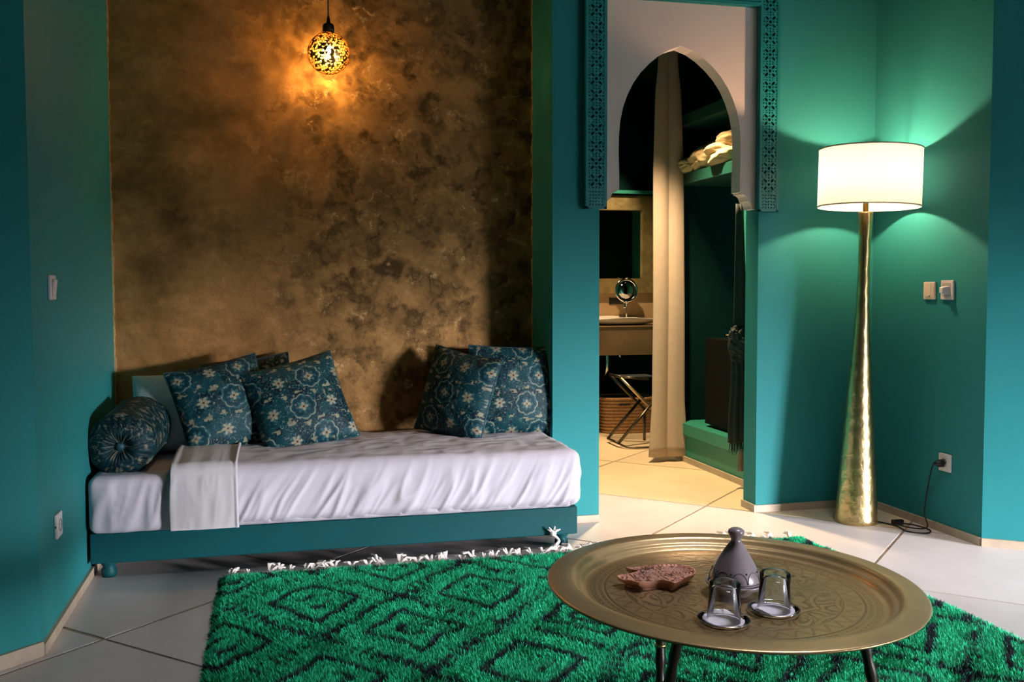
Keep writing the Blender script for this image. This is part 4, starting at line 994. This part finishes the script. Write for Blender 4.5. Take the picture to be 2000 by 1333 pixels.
# glasses upside down on paper in small saucers
def place_setting(u, w, rz, lbl, rp_):
    cst = thing('coaster', 'shallow silvery glass coaster under the ' + lbl + ' upturned glass', 'coaster', mw=on_tray(u, w, rz))
    lathe('plate', [(0, 0.0), (0.040, 0.0), (0.050, 0.003), (0.0565, 0.008), (0.0575, 0.0095), (0.0555, 0.0095), (0.048, 0.005), (0.040, 0.003), (0, 0.0028)], M['glass'], cst, 64)
    lathe('silver_rim', [(0.0560, 0.0092), (0.0582, 0.0092), (0.0585, 0.0102), (0.0575, 0.0112), (0.0560, 0.0107), (0.0560, 0.0092)], M['silver'], cst, 64)
    # crumpled square of paper
    n = 26; g = np.linspace(-1, 1, n + 1); U, V = np.meshgrid(g, g, indexing='ij'); co = []
    Rm = 0.043; rad = np.hypot(U, V) + 1e-6; sq = np.maximum(np.abs(U), np.abs(V)); X_ = U * sq / rad * Rm * (1 + 0.12 * vn(U, V, 1.5, 1, rp_)); Y_ = V * sq / rad * Rm * (1 + 0.16 * vn(U, V, 1.3, 1, rp_ + 2))
    Z_ = 0.0042 + 0.0035 * (1 - np.abs(2 * vn(U, V, 2.2, 2, rp_ + 4) - 1) * 1.5).clip(0) + 0.009 * np.clip((U * cos(rp_) + V * sin(rp_)) - 0.85, 0, 1) * 2
    r2 = np.hypot(X_, Y_); Z_ = np.where(r2 < 0.040, 0.0042 + 0.0015 * vn(U, V, 3, 2, rp_), Z_) + np.clip(r2 - 0.042, 0, 1) * 0.4
    co = np.stack([X_, Y_, Z_], -1).reshape(-1, 3); W_ = n + 1
    fs = [(i * W_ + j, (i + 1) * W_ + j, (i + 1) * W_ + j + 1, i * W_ + j + 1) for i in range(n) for j in range(n)]
    pp = from_data('paper_doily', co, fs, M['paper'], None); s_ = pp.modifiers.new('thickness', 'SOLIDIFY'); s_.thickness = 0.0006
    pp.matrix_world = on_tray(u, w, rz); tag(pp, 'crumpled lilac-white paper doily under the ' + lbl + ' upturned glass', 'napkin')
    gl = thing('drinking_glass', 'clear straight tumbler standing upside down, the ' + lbl + ' of the two on the tray', 'glass', mw=on_tray(u, w, rz, 0.0066))
    lathe('tumbler', [(0.0365, 0.0), (0.0372, 0.0012), (0.0366, 0.003), (0.0335, 0.060), (0.0340, 0.066), (0.0345, 0.078), (0.0335, 0.084), (0.029, 0.0865), (0.022, 0.0855), (0.012, 0.0835), (0, 0.083), (0, 0.073), (0.020, 0.0725), (0.028, 0.070), (0.0308, 0.064), (0.0342, 0.004), (0.0350, 0.0004), (0.0365, 0.0)], M['glass'], gl, 64)
place_setting(-0.112, -0.188, 0.3, 'front left', 1.0)
place_setting(0.030, -0.148, 1.1, 'back right', 2.6)

# ------------------------------------------------------------------ dressing room
struct(box('trim_3', 2.655, 3.3, 5.26, 6.19, 0.0, 0.178, M['green']))
struct(box('trim_4', 2.635, 3.3, 5.26, 6.19, 0.178, 0.256, M['green'], bev=0.004))
sf = tag(box('shelf', 2.648, 3.3, 5.262, 6.188, 1.822, 1.892, M['dkgreen2'], bev=0.003), 'dark green fixed shelf carrying the cream folded blanket', 'shelf')
sf2 = tag(box('shelf', 2.648, 3.3, 5.262, 6.188, 2.20, 2.275, M['dkgreen2'], bev=0.003), 'upper dark green shelf, empty, near the arch top', 'shelf')
bxx = thing('minibar', 'black box-shaped minibar on the green ledge behind the curtain', 'minibar', (2.97, 5.70, 0.256))
box('cabinet', -0.24, 0.30, -0.19, 0.19, 0.012, 0.570, M['blackbox'], bxx, bev=0.004)
box('door', -0.262, -0.241, -0.19, 0.19, 0.02, 0.568, M['blackbox'], bxx, bev=0.003)
box('foot', -0.22, 0.26, -0.17, 0.17, 0.0, 0.012, M['black'], bxx)
dsh = lathe('wooden_dish', [(0, 0.0), (0.04, 0.0), (0.07, 0.008), (0.10, 0.022), (0.102, 0.025), (0.098, 0.025), (0.068, 0.012), (0, 0.007)], pbr('pale_wood', (0.5, 0.34, 0.19), 0.5), None, 40)
dsh.location = (2.86, 5.68, 0.8262); tag(dsh, 'shallow pale wooden dish on top of the black minibar', 'dish')
def fabric_mesh(name, rows, mat, parent=None, seg=60, folds=5, amp=0.2, seed=0):
    """rows: (cx, cy, z, rx, ry) from top to bottom; closed pleated column"""
    co = []; fs = []; n = len(rows)
    for i, (cx_, cy_, z_, rx, ry) in enumerate(rows):
        for k in range(seg):
            t = 2 * pi * k / seg; f = 1 + amp * sin(folds * t + seed + 0.4 * sin(2 * t)) + 0.25 * amp * sin(2 * folds * t + 1 + i * 0.03)
            co.append((cx_ + rx * f * cos(t), cy_ + ry * f * sin(t), z_))
    for i in range(n - 1):
        for k in range(seg): k2 = (k + 1) % seg; fs.append((i * seg + k, (i + 1) * seg + k, (i + 1) * seg + k2, i * seg + k2))
    fs.append(tuple(range(seg))[::-1][::-1]); fs.append(tuple(range((n - 1) * seg, n * seg))[::-1])
    return from_data(name, co, fs, mat, parent)
zc = np.linspace(0, 1, 40); rows = []
for t in zc:
    z_ = 2.76 - (2.76 - 0.036) * t
    w = np.interp(z_, [0.03, 0.4, 1.2, 1.9, 2.4, 2.6, 2.8], [0.102, 0.084, 0.080, 0.078, 0.066, 0.050, 0.048])
    cx_ = np.interp(z_, [0.03, 1.0, 1.9, 2.65, 2.8], [2.532, 2.537, 2.532, 2.528, 2.53])
    rows.append((float(cx_), 6.10, float(z_), float(w), float(w * 0.45)))
ct = thing('curtain', 'long beige curtain gathered to the right inside the arch', 'curtain', (0, 0, 0))
fabric_mesh('drape', rows, M['curtain'], ct, 160, 3, 0.5, 3.14)
tube('curtain_rod', [(1.45, 6.10, 2.79), (2.655, 6.10, 2.79)], 0.011, M['stool'], ct)
# dark knotted scarf behind the jamb
scf = thing('hanging_scarf', 'dark navy scarf hanging in a knot behind the right doorway jamb', 'scarf', (0, 0, 0))
rows = [(2.607 - 0.012 * (1 - t) , 5.205, 1.62 - 0.72 * t, 0.022 + 0.018 * t, 0.014) for t in np.linspace(0, 1, 12)]
fabric_mesh('upper_drape', rows, M['dkcloth'], scf, 36, 4, 0.18)
rows = [(2.592 + 0.004 * sin(t * 6), 5.205, 0.76 - 0.50 * t, 0.036 + 0.012 * t, 0.016) for t in np.linspace(0, 1, 12)]
fabric_mesh('lower_drape', rows, M['dkcloth'], scf, 48, 6, 0.22)
bm = bmesh.new(); rr_ = random.Random(9)
for k in range(22):
    x_ = 2.548 + 0.088 * k / 21; l = 0.05 + 0.03 * rr_.random(); add_tube(bm, [(x_, 5.20 + rr_.uniform(-.01, .01), 0.275), (x_ + rr_.uniform(-.004, .004), 5.20 + rr_.uniform(-.012, .012), 0.262 - l)], [0.004, 0.0015], 5)
from_bm('fringe', bm, M['dkcloth'], scf)
rows = [(2.612, 5.188, 0.225 - 0.13 * t, 0.014 + 0.007 * t, 0.010) for t in np.linspace(0, 1, 6)]
fabric_mesh('taupe_tassel', rows, M['taupe'], scf, 24, 6, 0.15)
# cream blanket in a heap on the lower shelf
bl = thing('folded_blanket', 'cream fleece blanket rolled in a heap on the lower shelf', 'blanket', (2.775, 5.80, 1.892))
def blob(name, c, r_, seed, mat, parent, amp=0.2, n=48, rotz=0, tail=0.0):
    co = []; fs = []
    th = np.linspace(0, pi, n); ph = np.linspace(0, 2 * pi, 2 * n, endpoint=False); Rz = Matrix.Rotation(rotz, 3, 'Z')
    for i, a in enumerate(th):
        for b in ph:
            d = Vector((sin(a) * cos(b), sin(a) * sin(b), cos(a)))
            f = 1 + amp * (float(vn(d.x * 1.6 + 3, d.z * 1.6 + d.y * 1.1 + 5, 1.0, 2, seed)) - 0.5) * 2 + amp * 0.35 * (1 - abs(2 * float(vn(d.y * 2.5 + 2, d.z * 2.5 + d.x, 1.2, 2, seed + 3)) - 1) * 2)
            p = Vector((d.x * r_[0] * f, d.y * r_[1] * f, d.z * r_[2] * f)); p = Rz @ p
            z_ = max(p.z + c[2], 0.002); co.append((p.x + c[0], p.y + c[1], z_))
    m = len(ph)
    for i in range(n - 1):
        for k in range(m): fs.append((i * m + k, (i + 1) * m + k, (i + 1) * m + (k + 1) % m, i * m + (k + 1) % m))
    return from_data(name, co, fs, mat, parent)
blob('rolled_bulk', (0.0, 0.10, 0.07), (0.15, 0.27, 0.105), 3, M['blanket'], bl, 0.22)
blob('front_fold', (-0.06, -0.20, 0.065), (0.11, 0.16, 0.075), 8, M['blanket'], bl, 0.25, rotz=0.3)
blob('upper_fold', (0.0, -0.22, 0.14), (0.12, 0.19, 0.075), 12, M['blanket'], bl, 0.25, rotz=-0.2)
blob('hanging_end', (-0.07, 0.28, 0.045), (0.10, 0.11, 0.055), 5, M['blanket'], bl, 0.25)

ko = blob('knot', (2.590, 5.195, 0.825), (0.050, 0.034, 0.095), 21, M['dkcloth'], scf, 0.45)
ko2 = blob('knot_loop', (2.566, 5.188, 0.855), (0.030, 0.028, 0.055), 33, M['dkcloth'], scf, 0.5)
# ------------------------------------------------------------------ bathroom
van = thing('vanity_counter', 'brown polished plaster wash counter against the bathroom back wall', 'vanity', (0, 0, 0))
box('worktop', 1.9, 3.498, 7.30, 7.858, 0.622, 0.848, M['stone'], van, bev=0.006)
box('worktop_edge', 1.9, 3.498, 7.294, 7.32, 0.842, 0.850, M['ochre'], van, bev=0.002)
tube('drain_pipe', smooth_path([(2.62, 7.55, 0.622), (2.62, 7.55, 0.50), (2.61, 7.6, 0.42), (2.60, 7.70, 0.39), (2.60, 7.855, 0.39)], 5), 0.016, M['chrome'], van, 10)
tube('supply_pipe', [(2.74, 7.6, 0.622), (2.75, 7.6, 0.575)], 0.012, M['chrome'], van, 10)
sp_ = tag(box('splashback', 1.45, 3.498, 7.835, 7.86, 0.85, 1.30, M['ochre']), 'ochre plaster splashback above the wash counter', 'splashback')
bs = lathe('wash_basin', [(0, 0.0), (0.14, 0.0), (0.20, 0.012), (0.235, 0.030), (0.250, 0.048), (0.252, 0.054), (0.245, 0.055), (0.225, 0.036), (0.18, 0.02), (0, 0.012)], M['basin'], None, 64)
for v in bs.data.vertices: v.co.x *= 1.35; v.co.z *= 1.0; v.co.z += 0.010 * cos(v.co.x * 9) * (v.co.z > 0.04)
bs.location = (2.72, 7.58, 0.850); tag(bs, 'wide oval white ceramic basin on the brown wash counter', 'basin')
tp = thing('wall_tap', 'chrome lever tap with black wall plate above the basin', 'tap', (2.81, 7.835, 1.035))
box('wall_plate', -0.075, 0.085, -0.008, 0, -0.026, 0.026, M['black'], tp, bev=0.002)
tube('spout', smooth_path([(0.01, -0.008, 0.0), (0.01, -0.08, 0.0), (0.012, -0.13, -0.012), (0.012, -0.14, -0.055)], 5), 0.0105, M['chrome'], tp, 12)
tube('lever', [(0.015, -0.03, 0.012), (-0.02, -0.05, 0.035), (-0.04, -0.06, 0.062)], [0.010, 0.007, 0.006], M['chrome'], tp, 10)
lathe('handle', [(0, 0), (0.016, 0.0), (0.016, 0.03), (0.010, 0.038), (0, 0.04)], M['chrome'], tp, 20, Matrix.Translation((0.055, -0.008, 0)) @ Matrix.Rotation(pi / 2, 4, 'X'))
wm_ = thing('wall_mirror', 'large wall mirror in a wide antique gold frame over the basin', 'mirror', (0, 0, 0))
fx0, fx1, fz0, fz1, fwid = 2.03, 3.008, 1.222, 1.782, 0.125
for (a, b, c, d) in (((fx0 - fwid, fz0 - fwid), (fx1 + fwid, fz0 - fwid), (fx1, fz0), (fx0, fz0)), ((fx0, fz1), (fx1, fz1), (fx1 + fwid, fz1 + fwid), (fx0 - fwid, fz1 + fwid)),
                     ((fx0 - fwid, fz0 - fwid), (fx0, fz0), (fx0, fz1), (fx0 - fwid, fz1 + fwid)), ((fx1, fz0), (fx1 + fwid, fz0 - fwid), (fx1 + fwid, fz1 + fwid), (fx1, fz1))):
    bm = bmesh.new(); fr_ = [bm.verts.new((p[0], 7.79, p[1])) for p in (a, b, c, d)]; bk = [bm.verts.new((p[0], 7.834, p[1])) for p in (a, b, c, d)]
    bm.faces.new(fr_); bm.faces.new(bk[::-1])
    for i in range(4): bm.faces.new((fr_[i], bk[i], bk[(i + 1) % 4], fr_[(i + 1) % 4]))
    bmesh.ops.recalc_face_normals(bm, faces=bm.faces[:]); bmesh.ops.bevel(bm, geom=bm.edges[:], offset=0.004, segments=2, affect='EDGES')
    from_bm('frame_rail', bm, M['goldframe'], wm_)
box('mirror_pane', fx0 - 0.01, fx1 + 0.01, 7.815, 7.822, fz0 - 0.01, fz1 + 0.01, M['mirror'], wm_)
struct(box('trim_5', 1.45, 3.498, 7.76, 7.86, 1.918, 1.945, M['green']))
mm_ = thing('shaving_mirror', 'round chrome magnifying mirror on a stand, partly behind the curtain', 'mirror', (2.846, 7.72, 0.85))
lathe('mirror_ring', [(0.080, -0.006), (0.097, -0.006), (0.101, 0.0), (0.097, 0.006), (0.080, 0.006), (0.080, -0.006)], M['chrome'], mm_, 48, Matrix.Translation((0, 0, 0.275)) @ Matrix.Rotation(radians(86), 4, 'X'))
lathe('mirror_disc', [(0, 0.003), (0.082, 0.003), (0.082, -0.003), (0, -0.003)], pbr('grey_mirror', (0.5, 0.52, 0.52), 0.05, 1.0), mm_, 48, Matrix.Translation((0, 0, 0.275)) @ Matrix.Rotation(radians(86), 4, 'X'))  # disc in a darker grey than the wall mirror pane
tube('stem', [(0, 0, 0.0), (0, 0, 0.175)], 0.005, M['chrome'], mm_, 8)
lathe('foot', [(0, 0), (0.05, 0), (0.05, 0.006), (0.008, 0.014), (0, 0.014)], M['chrome'], mm_, 32)
for s in (0.175, 0.375): lathe('pivot', [(0, -0.010), (0.010, -0.006), (0.012, 0), (0.010, 0.006), (0, 0.010)], M['chrome'], mm_, 16, Matrix.Translation((0, -0.004, s)))

# woven baskets: coiled rows
def basket(x, y, rx, ry, h, label, nrow=11):
    b = thing('woven_basket', label, 'basket', (x, y, 0)); 
    def prof_pts(k, z_, n=48):
        pts = []
        for i in range(n + 1):
            t = 2 * pi * i / n; c, s = cos(t), sin(t); e = 0.55
            pts.append((k * rx * np.sign(c) * abs(c) ** e, k * ry * np.sign(s) * abs(s) ** e, z_))
        return pts
    for r_ in range(nrow):
        z_ = (r_ + 0.5) * h / nrow; k = 0.92 + 0.08 * z_ / h
        bm = bmesh.new(); pts = prof_pts(k, z_); 
        if r_ == nrow - 3:  # handle slot at the front
            pass
        add_tube(bm, pts, h / nrow * 0.54, 6, cap=False); from_bm('coil', bm, M['wicker'], b, True)
    bm = bmesh.new(); add_prism(bm, [(p[0], p[1]) for p in prof_pts(0.9, 0)[:-1]], 0.002, h * 0.97); from_bm('dark_liner', bm, M['dkwicker'], b)
    box('handle_slot', -0.105, -0.01, -ry - 0.012, -ry + 0.01, h * 0.80, h * 0.835, M['dkwicker'], b)
    return b
basket(2.745, 7.49, 0.215, 0.16, 0.285, 'rectangular coiled wicker basket on the floor under the wash counter')
basket(2.26, 7.55, 0.215, 0.16, 0.285, 'second wicker basket, almost hidden behind the doorway pillar')
# folding stool
st = thing('folding_stool', 'folding stool with crossed metal legs beside the curtain in the bathroom', 'stool', (0, 0, 0))
def seat_leg(a, b, m): tube('leg', [a, b], 0.011, M[m], st, 8)
seat_leg((2.445, 6.75, 0.50), (2.72, 6.75, 0.235), 'stoolb'); seat_leg((2.72, 6.72, 0.36), (2.42, 6.72, 0.03), 'stool')
seat_leg((2.445, 6.98, 0.50), (2.72, 6.98, 0.235), 'stool'); seat_leg((2.72, 6.95, 0.36), (2.42, 6.95, 0.03), 'stool')
tube('cross_bar', [(2.42, 6.72, 0.03), (2.42, 6.95, 0.03)], 0.010, M['stool'], st)
tube('cross_bar', [(2.445, 6.75, 0.505), (2.445, 6.98, 0.505)], 0.010, M['stool'], st)
tube('cross_bar', [(2.445, 6.75, 0.505), (2.66, 6.75, 0.485)], 0.009, M['stool'], st)
box('fabric_seat', 2.45, 2.72, 6.77, 6.96, 0.495, 0.503, M['dkcloth'], st)
tube('ground_bar', smooth_path([(2.42, 6.72, 0.03), (2.47, 6.62, 0.012), (2.66, 6.60, 0.012), (2.70, 6.60, 0.012)], 4), 0.008, M['stool'], st)
for x_, y_ in ((2.72, 6.75), (2.72, 6.98)): tube('leg', [(x_, y_, 0.235), (x_ + 0.0, y_, 0.0)], 0.011, M['stool'], st)
# narrow linen hung at the bathroom doorway edge and ceiling spots
for i, (x_, y_, z_, lb) in enumerate(((2.02, 5.72, 2.80, 'recessed ceiling spot over the dressing passage'), (2.70, 7.05, 2.80, 'recessed ceiling spot over the gold mirror'), (2.2, 6.9, 2.80, 'recessed ceiling spot before the wash counter'))):
    o = lathe('ceiling_spotlight', [(0.03, 0.03), (0.045, 0.03), (0.047, 0.05), (0.03, 0.05), (0.03, 0.03)], M['chrome'], None, 24); o.location = (x_, y_, z_); tag(o, lb, 'spotlight')
